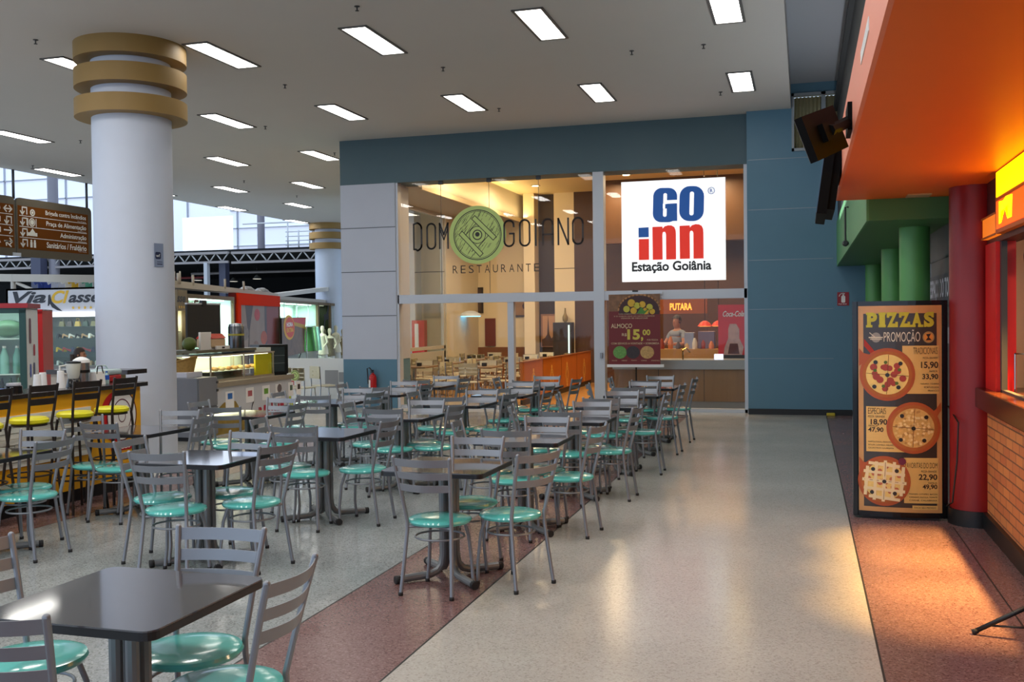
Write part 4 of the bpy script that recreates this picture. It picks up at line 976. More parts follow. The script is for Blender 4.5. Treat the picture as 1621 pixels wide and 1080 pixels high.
for i in range(12): m.ball((5.6+.22*i, .3, 2.56+.05*math.sin(i)), .14, 8, (1.2, 1, .6))
kb(m, 'foil', M('foil', (176, 176, 180), .3, .4), t)
for i, s in enumerate((.4, .5, 1.3, 3.5, 5.0)): kb(MB().tube([(s, .1, 2.55), (s, .1, 2.78)], .03, 6), 'bracket', bei, t)
# offer sign with the round red badge
t = thing('offer_sign', 'tilted photo sign with round red badge in front of the clothing kiosk', 'sign')
F = Frame(Vector((-12.5, 17.95, .72))+KX*7.55+KN*.2, KX+Vector((0, 0, .02)), (-.05, 0, 1))
p4_ = [(.0, 0), (2.55, .0), (3.0, 1.08), (.15, 1.12)]
art('sign_panel', [p4_], M('offer_photo', (112, 84, 66), .5, noise=.6, nscale=5), t, F, 0)
art('red_top', [[(.9, 1.10), (3.0, 1.08), (2.9, .84), (1.4, .98)]], red, t, F, 2); art('yellow_stripe', [[(1.4, .98), (2.9, .84), (2.85, .72), (1.5, .86)]], M('stripe_gold', (190, 150, 30)), t, F, 2)
art('badge_rim', [disc(.92, .82, .62, 30, .36)], M('badge_yellow', (236, 176, 16)), t, F, 3); art('badge', [disc(1.0, .82, .52, 30, .30)], M('badge_red', (220, 60, 24)), t, F, 4)
text('HORA', .64, .84, .72, .13, sign_white, t, F, 5, .05); text('EXTRA', .62, .68, .76, .13, M('badge_yellow', (236, 176, 16)), t, F, 5, .05)
bk = [F.pt(x, z, -.02) for x, z in p4_]
MB().hexa(bk, [F.pt(x, z, -.05) for x, z in p4_]).build('backing', sign_black, t)
for s in (.6, 2.2): MB().tube([F.pt(s, 0, -.03), F.pt(s, 0, -.3)*1+Vector((0, 0, -.72))], .03, 6).build('leg', dark_grey, t)
# mannequins
def mannequin(s, w, h0, arms, dress, skin, label):
    q = KM @ Vector((s, w, 0)); t = thing('mannequin', label, 'mannequin', q, random.uniform(-.4, .4))
    MB().lathe([(.18, 0), (.16, h0*.95), (.15, h0)], 14).build('stand', M('stand_white', (206, 206, 200), .5), t)
    MB().lathe([(.15, h0-.02), (.155, h0+.12), (.145, h0+.22), (.105, h0+.38), (.13, h0+.5), (.15, h0+.6), (.11, h0+.66), (.045, h0+.69), (.04, h0+.74), (.055, h0+.78), (.065, h0+.85), (.05, h0+.92), (.02, h0+.94)], 18).build('body', skin, t)
    MB().lathe([(.19, h0), (.175, h0+.15), (.16, h0+.22), (.12, h0+.38), (.14, h0+.5), (.15, h0+.6)], 18).build('dress', dress, t)
    for sx in (-1, 1):
        MB().tube([(sx*.14, 0, h0+.6), (sx*.22, -.02, h0+.40), (sx*.15, -.12, h0+.25)], [.04, .035, .025], 8).build('arm', skin, t)
mk = M('mannequin_cream', (222, 210, 184), .5); mw = M('dress_cream', (226, 218, 196), .7); md = M('dress_dark', (110, 100, 80), .7, noise=.5, nscale=20)
mannequin(12.2, -.3, .64, 1, mw, mk, 'white dressed mannequin at the left of the far window group')
mannequin(13.3, -.3, .55, 1, md, mk, 'mannequin in dark patterned dress between the two white ones')
mannequin(14.3, -.3, .64, 1, mw, mk, 'white dressed mannequin with bent arm, right of the group')
mannequin(15.5, -.3, .5, 1, M('dress_tan', (190, 170, 130), .7), mk, 'tan dressed mannequin half behind the restaurant pillar')
for i, (s, c) in enumerate([(10.5, (60, 120, 60)), (10.95, (130, 180, 130)), (11.4, (150, 200, 190))]):
    q = KM @ Vector((s, -.25, .8)); o = MB().hexa([(-.2, -.06, 0), (.2, -.06, 0), (.2, .06, 0), (-.2, .06, 0)], [(-.12, -.04, .75), (.12, -.04, .75), (.12, .04, .75), (-.12, .04, .75)]).build('hanging_garment', M('hg%d' % i, c, .7, noise=.3), None, q); tag(o, ['dark green', 'pale green', 'mint'][i]+' garment hanging left of the mannequins', 'garment', None)
tag(kb(MB().tube([(10.2, -.25, 1.56), (11.7, -.25, 1.56)], .02, 6).tube([(10.2, -.25, 1.56), (10.2, -.25, 0)], .02, 6).tube([(11.7, -.25, 1.56), (11.7, -.25, 0)], .02, 6), 'clothes_rack', chrome, None), 'clothes rack with green garments left of the mannequins', 'rack')
# low white screen with notices
t = thing('low_screen', 'low white screen with notices left of the restaurant pillar', 'screen')
MB().box(-11.2, -8.87, 18.6, 18.68, 0, .96).build('panel', M('screen_white', (226, 226, 222), .5), t)
F = Frame((-11.2, 18.598, 0), (1, 0, 0))
art('red_notice', [rect(.62, .32, .42, .18), rect(.62, .53, .42, .14)], M('notice_red', (200, 70, 74)), t, F, 2); art('grey_notice', [rect(1.75, .36, .3, .36), rect(2.06, .48, .2, .2)], M('notice_grey', (150, 150, 150)), t, F, 2)

# ---------------- directory board hanging at the ceiling edge
t = thing('directory_sign', 'brown hanging directory board with white arrows, left of the column', 'sign')
dk_ = M('sign_olive', (96, 88, 74), .8, spec=.15); brn = M('sign_brown', (104, 56, 10), .8, spec=.1); sw = M('sign_letter', (226, 222, 210), .4)
YB, ZB = 18.93, 3.33
def rounded_panel(y0, y1, name):
    m = MB(); p = rrect(y0, ZB-.02, y1-y0, 1.36, .12, 4); m.prism(p, -17.46, -17.40, 'x'); return m.build(name, dk_, t)
rounded_panel(YB+.02, YB+2.55, 'back_board'); rounded_panel(YB-2.5, YB-.02, 'back_board')
F = Frame((-17.398, YB, ZB), (0, 1, 0))
art('brown_field', [rect(.06, .16, 2.36, 1.0)], brn, t, F, 1); art('brown_field', [rect(-2.4, .16, 2.34, 1.0)], brn, t, F, 1)
rows = [.93, .68, .43, .18]
words_ = [('Brigada contra Incêndios', 1.40), ('Praça de Alimentação', 1.38), ('Administração', .92), ('Sanitários / Fraldário', 1.38)]
for z, (s, w) in zip(rows, words_):
    text(s, 2.34-w, z+.055, w, .135, sw, t, F, 3, .015)
    text({'Brigada contra Incêndios': 'Fire Brigade', 'Praça de Alimentação': 'Food Court', 'Administração': 'Administration', 'Sanitários / Fraldário': 'Toilet / Nursery'}[s], 2.34-.3, z+.015, .3, .03, sw, t, F, 3)
    a = .14
    art('arrow', stroke([(a+.2, z+.05), (a+.2, z+.2), (a+.06, z+.2), (a+.06, z+.06)], .03)+stroke([(a, z+.11), (a+.06, z+.03), (a+.12, z+.11)], .03), sw, t, F, 3)
for z in rows[:3]: art('rule', [rect(.1, z-.006, 2.26, .014)], sw, t, F, 3); art('rule', [rect(-2.3, z-.006, 2.2, .014)], sw, t, F, 3)
art('pictogram', [disc(.52, 1.03, .08, 18), disc(.50, .80, .10, 20), rect(.36, .70, .02, .19), rect(.62, .70, .02, .19), rect(.36, .48, .3, .08), [(.42, .56), (.6, .56), (.51, .66)], rect(.43, .21, .07, .13), disc(.465, .365, .03, 10), rect(.54, .21, .07, .13), disc(.575, .365, .03, 10)], sw, t, F, 3)
art('pictogram_line', ring(.52, 1.03, .05, .015, 16)+ring(.50, .80, .075, .014, 20), brn, t, F, 4)
art('arrow', stroke([(-.36, 1.05), (-.12, 1.05)], .03)+stroke([(-.28, 1.12), (-.36, 1.05), (-.28, .98)], .03)+stroke([(-.2, 1.12), (-.12, 1.05), (-.2, .98)], .03), sw, t, F, 3)
art('arrow', stroke([(-.14, .72), (-.14, .87), (-.28, .87), (-.28, .73)], .03)+stroke([(-.34, .78), (-.28, .70), (-.22, .78)], .03), sw, t, F, 3)
for z in (.56, .31): art('arrow', stroke([(-.36, z), (-.12, z)], .03)+stroke([(-.2, z+.07), (-.12, z), (-.2, z-.07)], .03), sw, t, F, 3)
art('arrow', stroke([(-.16, .19), (-.32, .30)], .03)+stroke([(-.22, .31), (-.32, .30), (-.3, .21)], .03), sw, t, F, 3)
art('pictogram', [rect(-.62, .74, .16, .12), rect(-.62, .5, .16, .12), [(-.62, .26), (-.46, .26), (-.54, .38)], disc(-.53, 1.05, .07, 16)], sw, t, F, 3)
for y in (YB, YB+2.45): MB().tube([(-17.45, y, ZB+1.3), (-17.45, y, 5.3)], .03, 8).build('hanging_rod', dark_grey, t)
MB().box(-17.46, -17.38, YB-.12, YB+.12, ZB-.02, ZB+.06).build('clamp', alu, t)

# ============================================================ SIGNS ON THE RESTAURANT FRONT
letter_dark = M('letter_dark', (38, 32, 28), .4)
t = thing('restaurant_sign', 'thin black lettering with round green emblem on the restaurant glass', 'sign')
F = Frame((-7.66, 18.296, 0), (1, 0, 0))
lime = M('emblem_green', (196, 216, 126), .5)
art('emblem_disc', [disc(1.64, 3.35, .575, 56, .56)], lime, t, F, 1, 'round pale green emblem')
art('emblem_ring', ring(1.64, 3.35, .485, .016, 56)+ring(1.64, 3.35, .455, .008, 56)+ring(1.64, 3.35, .17, .012, 30)+ring(1.64, 3.35, .10, .02, 24)+[disc(1.64, 3.36, .045, 16)], letter_dark, t, F, 3)
random.seed(9)
hat = []
for i in range(120):
    a = random.uniform(0, 2*PI); r = .44*math.sqrt(random.random()); x, z = 1.64+r*math.cos(a), 3.35+r*math.sin(a)
    if r > .2: hat += stroke([(x-.03, z-.04), (x+.03, z+.045)], .006)
for c in ((-.25, -.1), (.25, .1)):
    hat += stroke([(1.64+c[0]*.2-.3, 3.35-.25*c[0]+.05), (1.64+c[0]*.2-.05, 3.35+.35)], .008)
hat += stroke([(1.40, 3.35), (1.64, 3.60), (1.88, 3.35), (1.64, 3.10), (1.40, 3.35)], .012)
art('emblem_hatching', hat, letter_dark, t, F, 2)
for (ax, az, bx_, bz) in ((1.56, 3.69, 1.99, 3.27), (1.30, 3.40, 1.72, 2.96)):
    d = Vector((bx_-ax, bz-az)).normalized(); nn = Vector((-d.y, d.x))*.045
    q = [(ax+nn.x, az+nn.y), (bx_+nn.x, bz+nn.y), (bx_-nn.x, bz-nn.y), (ax-nn.x, az-nn.y)]
    s_ = art('emblem_stick', [q], lime, t, F, 4); art('emblem_stick_line', stroke(q+[q[0]], .014), letter_dark, s_, F, 5)
LW = .035
def arc(cx, cz, r, a0, a1, n=8, rz=None): return [(cx+r*math.cos(math.radians(a0+(a1-a0)*i/n)), cz+(rz or r)*math.sin(math.radians(a0+(a1-a0)*i/n))) for i in range(n+1)]
def letter(kind, x, w, z0, z1):
    r = w/2
    if kind == 'O': p = arc(x+r, z1-r, r, 0, 180)+arc(x+r, z0+r, r, 180, 360); return stroke(p+[p[0]], LW)
    if kind == 'D': p = [(x, z0+.22), (x, z0), (x+r*.5, z0)]+arc(x+r*.6, z0+r, r*1.3, -80, 0)[0:]+arc(x+r*.6, z1-r, r*1.3, 0, 80)+[(x, z1), (x, z1-.26)]; return stroke(p, LW)
    if kind == 'M': return stroke([(x, z0), (x, z1), (x+w/2, z1-.22), (x+w, z1), (x+w, z0)], LW)+stroke([(x, z1-.1), (x+w/2, z1-.32), (x+w, z1-.1)], LW*.8)
    if kind == 'G': return stroke([(x+w, z1-.12)]+arc(x+r, z1-r, r, 20, 180)+arc(x+r, z0+r, r, 180, 360)+[(x+w, z0+.24), (x+w*.55, z0+.24)], LW)
    if kind == 'I': return stroke([(x, z0), (x, z1)], LW)
    if kind == 'A': return stroke([(x, z0)]+arc(x+r, z1-r, r, 180, 0)+[(x+w, z0)], LW)+stroke([(x, z0+.2), (x+w, z0+.2)], LW*.8)
    if kind == 'N': return stroke([(x, z0), (x, z1), (x+w, z0), (x+w, z1)], LW)
for k, x, w in (('D', .33, .17), ('O', .61, .17), ('M', .87, .17), ('G', 2.18, .19), ('O', 2.49, .19), ('I', 2.80, .0), ('A', 2.94, .19), ('N', 3.24, .19), ('O', 3.52, .19)):
    art('lettering', letter(k, x, w or .01, 3.11, 3.60), letter_dark, t, F, 3)
for i, ch in enumerate('RESTAURANTE'): text(ch, 1.13+.163*i, 2.62, .10, .15, letter_dark, t, F, 3, -.005)
art('rule', [rect(.34, 2.655, .62, .012), rect(3.16, 2.655, .45, .012)], letter_dark, t, F, 3)

# square GO inn sign
t = thing('logo_sign', 'large square white sign with blue and red letters on the glass', 'sign')
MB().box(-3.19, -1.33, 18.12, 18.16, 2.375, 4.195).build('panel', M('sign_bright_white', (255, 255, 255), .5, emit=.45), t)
MB().box(-3.0, -1.5, 18.16, 18.22, 4.0, 4.05).box(-3.0, -1.5, 18.16, 18.22, 2.6, 2.65).build('bracket', alu, t)
F = Frame((-3.19, 18.12, 4.195), (1, 0, 0))
def gq(px, py):
    x = (px-20-.032*(py-58))/1046; z = (py-58+.04*(px-20))/1003
    return (x*1.86, -z*1.82)
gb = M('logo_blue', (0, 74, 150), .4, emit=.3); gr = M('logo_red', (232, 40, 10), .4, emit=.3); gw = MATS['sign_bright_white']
def grr(x0, y0, x1, y1, r):
    return [gq(x, y) for x, y in [(a, b) for a, b in rrect(x0, y0, x1-x0, y1-y0, r, 6)]]
L = art('lettering', [grr(352, 118, 594, 458, 84)], gb, t, F, 2, 'blue letter G')
art('counter_slot', [grr(455, 170, 492, 404, 17), [gq(*p) for p in ((472, 241), (600, 236), (600, 270), (474, 276))], [gq(*p) for p in ((455, 320), (492, 318), (492, 276), (455, 276))]], gw, L, F, 3)
art('spur', [[gq(*p) for p in ((474, 276), (594, 271), (600, 444), (532, 446), (524, 430), (494, 440), (494, 322), (474, 324))]], gb, L, F, 4)
L = art('lettering', [grr(618, 102, 862, 446, 100)], gb, t, F, 2, 'blue letter O'); art('counter_slot', [grr(720, 156, 762, 390, 20)], gw, L, F, 3)
art('lettering', [[gq(*p) for p in ((208, 514), (312, 508), (316, 606), (212, 610))]], gb, t, F, 2)
art('lettering', [[gq(*p) for p in ((214, 628), (318, 624), (324, 832), (220, 836))]], gr, t, F, 2, 'red letter i')
for dx, dy in ((0, 0), (274, -12)):
    P_ = [(350, 505), (452, 500), (455, 520), (475, 498), (510, 488), (545, 490), (572, 505), (586, 535), (590, 570), (598, 824), (498, 828), (490, 575), (482, 556), (468, 552), (457, 560), (454, 580), (462, 828), (362, 832)]
    art('lettering', [[gq(x+dx, y+dy) for x, y in P_]], gr, t, F, 2, 'red letter n')
x0, z0 = gq(152, 956); x1, z1 = gq(950, 862)
text('Estação Goiânia', x0, z0-.035, x1-x0, .215, sign_black, t, F, 2, .03)
xr, zr_ = gq(932, 148); art('registered_mark', ring(xr, zr_, .062, .011, 26), gb, t, F, 2); text('R', xr-.024, zr_-.032, .05, .064, gb, t, F, 2, .02)

# lunch banner hanging in front of the glass
t = thing('lunch_banner', 'dark red roll-up lunch banner with price before the glass', 'banner')
crim = M('banner_crimson', (112, 22, 26), .5)
MB().box(-3.44, -2.50, 18.10, 18.105, .86, 2.16).build('sheet', crim, t)
MB().box(-3.48, -2.44, 18.08, 18.12, .82, .87).build('bottom_bar', white_gloss, t); MB().box(-3.46, -2.46, 18.09, 18.115, 2.15, 2.19).build('top_bar', alu, t)
MB().tube([(-2.95, 18.14, 0), (-2.95, 18.14, 2.2)], .015, 8).build('pole', black, t); MB().box(-3.15, -2.75, 17.98, 18.25, 0, .03).build('base', black, t); MB().box(-3.0, -2.9, 18.08, 18.12, 2.19, 2.22).build('clip', black, t)
F = Frame((-3.44, 18.099, .86), (1, 0, 0))
art('photo_strip', [rect(0, .98, .94, .32)], M('banner_photo', (130, 90, 60), .5, noise=.7, nscale=14), t, F, 1)
b_ = art('food_bowl', [[(.2, .92)]+arc(.56, 1.0, .38, 180, 0, 14, .28)+[(.92, .92)]], M('bowl_dark', (60, 22, 22), .5), t, F, 2)
art('bowl_rim', stroke(arc(.56, 1.0, .38, 180, 0, 16, .28), .03), M('bowl_rim', (186, 130, 80)), b_, F, 3)
random.seed(3)
for (x, z, r) in [(.42, 1.13, .07), (.52, 1.08, .06), (.33, 1.02, .06), (.62, 1.1, .06), (.75, 1.05, .06), (.46, .99, .06), (.68, .98, .06), (.8, .97, .05)]: art('food', [disc(x, z, r, 14)], M('dumpling%d' % int(x*10 % 2), [(216, 170, 40), (196, 186, 60)][int(x*10 % 2)]), b_, F, 4)
art('leaf', [[(.52, .94), (.60, 1.06), (.66, .98), (.74, 1.02), (.66, .93)]], M('leaf', (70, 130, 40)), b_, F, 5)
bl = M('banner_letter', (206, 176, 140), .5)
text('CLIMA AMBIENTE, MUITA QUALIDADE', .18, .915, .56, .025, bl, t, F, 3); text('E O SABOR QUE SO NOS FAZEMOS', .10, .875, .74, .025, bl, t, F, 3); text('VENHA SE DELICIAR', .22, .84, .5, .025, bl, t, F, 3)
text('ALMOÇO', .04, .655, .39, .10, bl, t, F, 3, .02); og = M('banner_gold', (206, 186, 70), .5)
text('R$', .24, .52, .09, .06, bl, t, F, 3, .02); text('15', .34, .46, .23, .19, og, t, F, 3, .04); text(',', .59, .43, .04, .08, og, t, F, 3, .05); text('00', .62, .54, .14, .105, og, t, F, 3, .03)
text('POR PESSOA', .70, .44, .2, .03, bl, t, F, 3); text('COM SERVICO A VONTADE + SOBREMESA', .04, .375, .88, .035, bl, t, F, 3, .01)
for i, (x, c) in enumerate([(.20, (100, 150, 70)), (.44, (48, 36, 40)), (.70, (190, 150, 90))]):
    s_ = art('dish', [disc(x, .23, .125, 24, .115)], M('dish%d' % i, c, .5, noise=.6, nscale=30), t, F, 2)
for i in range(5): text(['SALADA', 'ARROZ', 'FEIJAO', 'CARNE', 'SOBREMESA'][i], .05+.18*i, .07, .10 if i < 4 else .16, .02, bl, t, F, 3)

# fire extinguisher on the pillar and its twin sign on the blue wall
t = thing('fire_extinguisher', 'red fire extinguisher hanging on the grey pillar base', 'fire extinguisher', (-8.17, 18.12, .36))
MB().lathe([(.02, 0), (.07, .005), (.075, .02), (.075, .24), (.06, .29), (.025, .32), (.02, .35)], 20).build('cylinder', M('extinguisher_red', (190, 24, 26), .3), t)
MB().box(-.02, .02, -.07, .02, .34, .37).box(-.015, .015, -.09, .03, .38, .395).build('valve', dark_grey, t)
MB().tube([(0, 0, .36), (-.06, -.02, .44), (-.11, -.02, .42), (-.10, -.02, .30), (-.07, -.07, .12)], .012).build('hose', black, t)
MB().box(-.055, -.02, -.078, -.06, .03, .2).build('instruction_label', sign_white, t); MB().box(-.03, .03, .06, .085, .12, .2).build('bracket', dark_grey, t)
t = thing('extinguisher_sign', 'small red wall sign with white extinguisher pictogram', 'sign')
MB().box(.545, .735, 17.99, 17.998, 1.885, 2.115).build('plate', M('plate_red', (150, 20, 36), .4), t)
F = Frame((.545, 17.989, 1.885), (1, 0, 0))
art('pictogram', [rrect(.065, .05, .065, .12, .02), rect(.085, .165, .025, .03)]+stroke(arc(.09, .15, .06, 60, 170, 6), .012), sign_white, t, F, 2); text('PQS 6KG', .02, .015, .13, .022, sign_white, t, F, 2, .02)
o = tag(MB().tube([(.86, 17.97, 1.42), (.82, 17.95, 1.46), (.80, 17.94, 1.36), (.84, 17.95, 1.28)], .012).build('wall_hook', black), 'black hook on the blue wall left of the pizza board', 'hook')
o = tag(MB().box(.36, .50, 17.9, 17.96, 0, .05, .01).build('floor_wedge', M('wedge_yellow', (190, 170, 40), .5)), 'small yellow wedge on the floor at the blue wall', 'wedge')
# lettering strip on the dark wall behind the board
t = thing('wall_lettering', 'white sign lettering on the dark wall behind the red pillar', 'sign')
MB().box(1.262, 1.28, 9.3, 11.26, 1.80, 2.10).build('strip', M('strip_grey', (70, 68, 76), .5), t)
F = Frame((1.26, 11.2, 1.82), (0, -1, 0)); text('ESPAÇO DO TOMATE', .02, .02, 1.86, .22, M('strip_letter', (196, 196, 206), .4), t, F, 2, .03)
MB().box(1.265, 1.28, 9.3, 10.1, 1.45, 1.6).build('strip', M('strip_pale', (150, 146, 150), .5), t)

# ============================================================ PIZZA BOARD
t = thing('pizza_board', 'tall black framed pizza price board standing on the brown floor', 'sign board', (0, 0, 0))
XC = .765; HW = .372; YP = 8.95; HT = 1.815
def bend(x): return .05*(1-((x-HW)/HW)**2)
F = Frame((XC-HW, YP, .02), (1, 0, 0), (0, 0, 1), bend)
m = MB(); n = 12
for z0, z1 in ((0.0, HT),):
    lo = [F.pt(2*HW*i/n, z0, 0) for i in range(n+1)]+[Vector((XC+HW, YP+.09, .02+z0)), Vector((XC-HW, YP+.09, .02+z0))]
    hi = [F.pt(2*HW*i/n, z1, 0) for i in range(n+1)]+[Vector((XC+HW, YP+.09, .02+z1)), Vector((XC-HW, YP+.09, .02+z1))]
    m.hexa(lo, hi)
m.build('frame', black_gloss, t)
MB().box(XC-.3, XC+.3, YP-.02, YP+.2, 0, .02).build('base', black, t)
# outer frame beading
fr = MB()
for x in (0, 2*HW-.035): fr.hexa([F.pt(x+a, .0, d) for a, d in ((0, 0), (.035, 0), (.035, .012), (0, .012))], [F.pt(x+a, HT, d) for a, d in ((0, 0), (.035, 0), (.035, .012), (0, .012))])
fr.build('edge_profile', black_gloss, t)
W_ = 2*HW
wood = M('board_wood', (204, 152, 92), .35, coat=.3, noise=.12, nscale=10); char = M('board_charcoal', (52, 44, 38), .35, coat=.3)
yel = M('board_yellow', (196, 190, 50), .4, noise=.25, nscale=18); paper = M('board_paper', (224, 184, 104), .4, coat=.2, noise=.06); ink = M('board_ink', (46, 30, 24), .5); bwhite = M('board_white', (220, 212, 190), .4)
art('wood_border', [rect(.045, .045, W_-.09, HT-.085)], wood, t, F, 1); art('dark_field', [rect(.085, .085, W_-.17, HT-.19)], char, t, F, 2)
def bx(px, py):  # place on the board measured in its own proportions
    return ((px-103-.0265*(py-70))/256*W_, (1-(py-66)/572)*HT)
# PIZZAS in slab letters
x = .115; lw = .073
for i, ch in enumerate('PIZZAS'):
    w = .046 if ch == 'I' else .079
    text(ch, x, 1.595, w, .125, yel, t, F, 4, .055)
    ser = {'P': [rect(x-.008, 1.595, .05, .02), rect(x-.008, 1.70, .03, .02)], 'I': [rect(x-.005, 1.595, w+.01, .022), rect(x-.005, 1.698, w+.01, .022)], 'Z': [rect(x-.004, 1.675, .02, .045), rect(x+w-.016, 1.595, .02, .045)], 'A': [rect(x-.012, 1.595, .042, .02), rect(x+w-.03, 1.595, .042, .02)], 'S': [rect(x+w-.02, 1.675, .018, .045), rect(x, 1.595, .018, .045)]}[ch]
    for p_ in ser: art('letter_serif', [p_], yel, t, F, 4)
    x += w+.0165
text('PROMOÇÃO', .245, 1.455, .285, .12, bwhite, t, F, 4, .0)
art('fork_badge', [disc(.185, 1.51, .038, 22, .042)], M('badge_grey', (150, 146, 140)), t, F, 4); art('fork', stroke([(.13, 1.51), (.235, 1.51)], .01)+stroke([(.135, 1.55), (.185, 1.505)], .006)+stroke([(.14, 1.495), (.23, 1.495)], .006), bwhite, t, F, 5)
s_ = art('round_badge', [disc(.595, 1.51, .046, 26, .048)], M('badge_tan', (176, 146, 90)), t, F, 4); art('badge_mark', [disc(.595, 1.51, .036, 22)], M('badge_orange', (226, 150, 60)), s_, F, 5); art('badge_shape', [[(.575, 1.535), (.615, 1.54), (.598, 1.51), (.62, 1.485), (.572, 1.483), (.59, 1.51)]], ink, s_, F, 6)
def panel(x, z, w, h, title, p1, p2, left):
    art('price_panel', [rect(x, z, w, h)], paper, t, F, 3)
crust = M('pizza_crust', (176, 98, 40), .5, noise=.2, nscale=20); board_m = M('pizza_board_wood', (176, 84, 40), .4, noise=.15, nscale=8); cheese = M('pizza_cheese', (240, 206, 120), .45, noise=.18, nscale=25); pep = M('pepperoni', (170, 64, 50), .4, noise=.2, nscale=30); olv = M('olive', (38, 34, 30), .3); grn = M('basil', (86, 110, 40), .5); crumb = M('crumble', (214, 168, 92), .6, noise=.3, nscale=40); cream_s = M('cream_strip', (238, 218, 170), .4)
panel(.39, 1.04, .285, .40, 0, 0, 0, 0); panel(.105, .55, .30, .38, 0, 0, 0, 0); panel(.40, .125, .27, .38, 0, 0, 0, 0)
text('TRADICIONAIS', .475, 1.370, .19, .055, ink, t, F, 5, -.01); text('PIZZA GRANDE', .55, 1.330, .115, .016, ink, t, F, 5); text('15,90', .535, 1.245, .135, .062, ink, t, F, 5, .02); text('FAMILIA', .60, 1.220, .065, .014, ink, t, F, 5); text('33,90', .545, 1.155, .125, .05, ink, t, F, 5, .02)
for i in range(3): text(['MUSSARELA, CALABRESA', 'PORTUGUESA', 'FRANGO'][i], .53+.03*i, 1.115-.028*i, .145-.03*i, .014, ink, t, F, 5)
text('ESPECIAIS', .12, 0.868, .14, .05, ink, t, F, 5, -.01); text('PIZZA GRANDE', .12, 0.838, .13, .016, ink, t, F, 5); text('18,90', .14, 0.77, .13, .055, ink, t, F, 5, .02); text('FAMILIA', .125, 0.760, .07, .014, ink, t, F, 5); text('47,90', .12, 0.710, .12, .045, ink, t, F, 5, .02)
for i in range(3): text(['NAPOLITANA, PRESUNTO', 'ATUM, LOMBO, MILHO', 'QUATRO QUEIJOS'][i], .12, .625-.026*i, .20, .014, ink, t, F, 5)
text('FAVORITAS DO DOM', .41, 0.420, .25, .045, ink, t, F, 5, -.01); text('PIZZA GRANDE', .535, 0.385, .12, .016, ink, t, F, 5); text('22,90', .515, 0.315, .145, .055, ink, t, F, 5, .02); text('FAMILIA', .59, 0.290, .07, .014, ink, t, F, 5); text('49,90', .545, 0.240, .115, .045, ink, t, F, 5, .02)
for i in range(3): text(['FRANGO, CATUPIRY, BACON', 'CAMARAO, RUCULA, TOMATE', 'CARNE, CALABRESA'][i], .44, .195-.026*i, .22, .014, ink, t, F, 5)
art('foot_note', [rect(.465, .072, .2, .035)], paper, t, F, 4); text('FACA SEU PEDIDO', .48, .082, .17, .014, ink, t, F, 5)
random.seed(21)
def pizza(cx, cz, r, handle, kind):
    s_ = art('pizza', [disc(cx, cz, r*1.06, 40, r*1.08)], board_m, t, F, 6)
    art('paddle', handle, board_m, s_, F, 6)
    art('crust', [disc(cx, cz, r*.95, 40)], crust, s_, F, 7)
    art('cheese', [disc(cx, cz, r*.82, 36)], cheese if kind != 1 else crumb, s_, F, 8)
    if kind == 0:
        art('topping', [disc(cx+r*.62*math.sqrt(random.random())*math.cos(a), cz+r*.66*math.sin(a)*random.uniform(.4, 1), r*random.uniform(.10, .15), 12) for a in [i*.43 for i in range(15)]], pep, s_, F, 9)
        art('basil', [disc(cx+r*.5*math.cos(a), cz+r*.5*math.sin(a), r*.07, 8) for a in (0.4, 1.7, 2.8, 4.4, 5.5)], grn, s_, F, 10)
    if kind == 1:
        for k, c in enumerate(((188, 140, 74), (226, 190, 120), (236, 206, 140))): art('crumble', [disc(cx+r*.74*q*math.cos(a), cz+r*.74*q*math.sin(a), r*.055, 7) for a, q in [(random.uniform(0, 6.3), math.sqrt(random.random())) for _ in range(40)]], M('crumb%d' % k, c, .6), s_, F, 9+k*.2)['kind'] = 'stuff'
    if kind == 2:
        art('topping', [disc(cx+r*.7*q*math.cos(a), cz+r*.7*q*math.sin(a), r*.09, 9) for a, q in [(random.uniform(0, 6.3), math.sqrt(random.random())) for _ in range(22)]], M('topping_rose', (196, 110, 76), .5), s_, F, 9)
        art('cream_lattice', sum([stroke([(cx-r*.85*math.sqrt(1-(k*.36)**2), cz+r*(k*.36)+r*.05), (cx+r*.85*math.sqrt(1-(k*.36)**2), cz+r*(k*.36)-r*.08)], r*.13) for k in (-2, -1, 0, 1, 2)]+[stroke([(cx+r*(k*.36)-r*.05, cz-r*.85*math.sqrt(1-(k*.36)**2)), (cx+r*(k*.36)+r*.05, cz+r*.85*math.sqrt(1-(k*.36)**2))], r*.13) for k in (-2, -1, 0, 1, 2)], []), cream_s, s_, F, 10)
    for a, b in [(-.45, .5), (.5, .45), (0, -.02), (-.5, -.5), (.42, -.52)]: art('olive', [disc(cx+r*a, cz+r*b, r*.085, 12)], olv, s_, F, 11)
    art('slice_line', stroke([(cx-r*.8, cz+.01), (cx+r*.8, cz-.012)], .004)+stroke([(cx+.01, cz+r*.8), (cx-.006, cz-r*.8)], .004), M('slice', (120, 70, 36)), s_, F, 10)
pizza(.272, 1.20, .205, [[(.09, 1.30), (.16, 1.36), (.085, 1.38), (.05, 1.42), (.05, 1.27)]], 0)
pizza(.475, .755, .200, [[(.61, .88), (.655, .84), (.69, .90), (.69, .97), (.65, .91)]], 1)
pizza(.245, .305, .195, [[(.075, .40), (.13, .45), (.08, .46), (.05, .50), (.05, .38)]], 2)
art('small_badge', [disc(.385, .475, .03, 20)], M('badge_wine', (110, 30, 60)), t, F, 12)
art('red_stripe', [[(.09, 1.50), (.09, 1.44), (.17, 1.34), (.20, 1.36)]], M('stripe_red', (170, 40, 20)), t, F, 5)
o = tag(MB().tube([(1.15, 9.0, .95), (1.18, 8.66, .85), (1.17, 8.66, .55), (1.14, 8.70, .2), (1.12, 9.02, .1)], .007, 6).build('power_cord', black), 'thin black cord looping from the pizza board to the red pillar', 'cord')

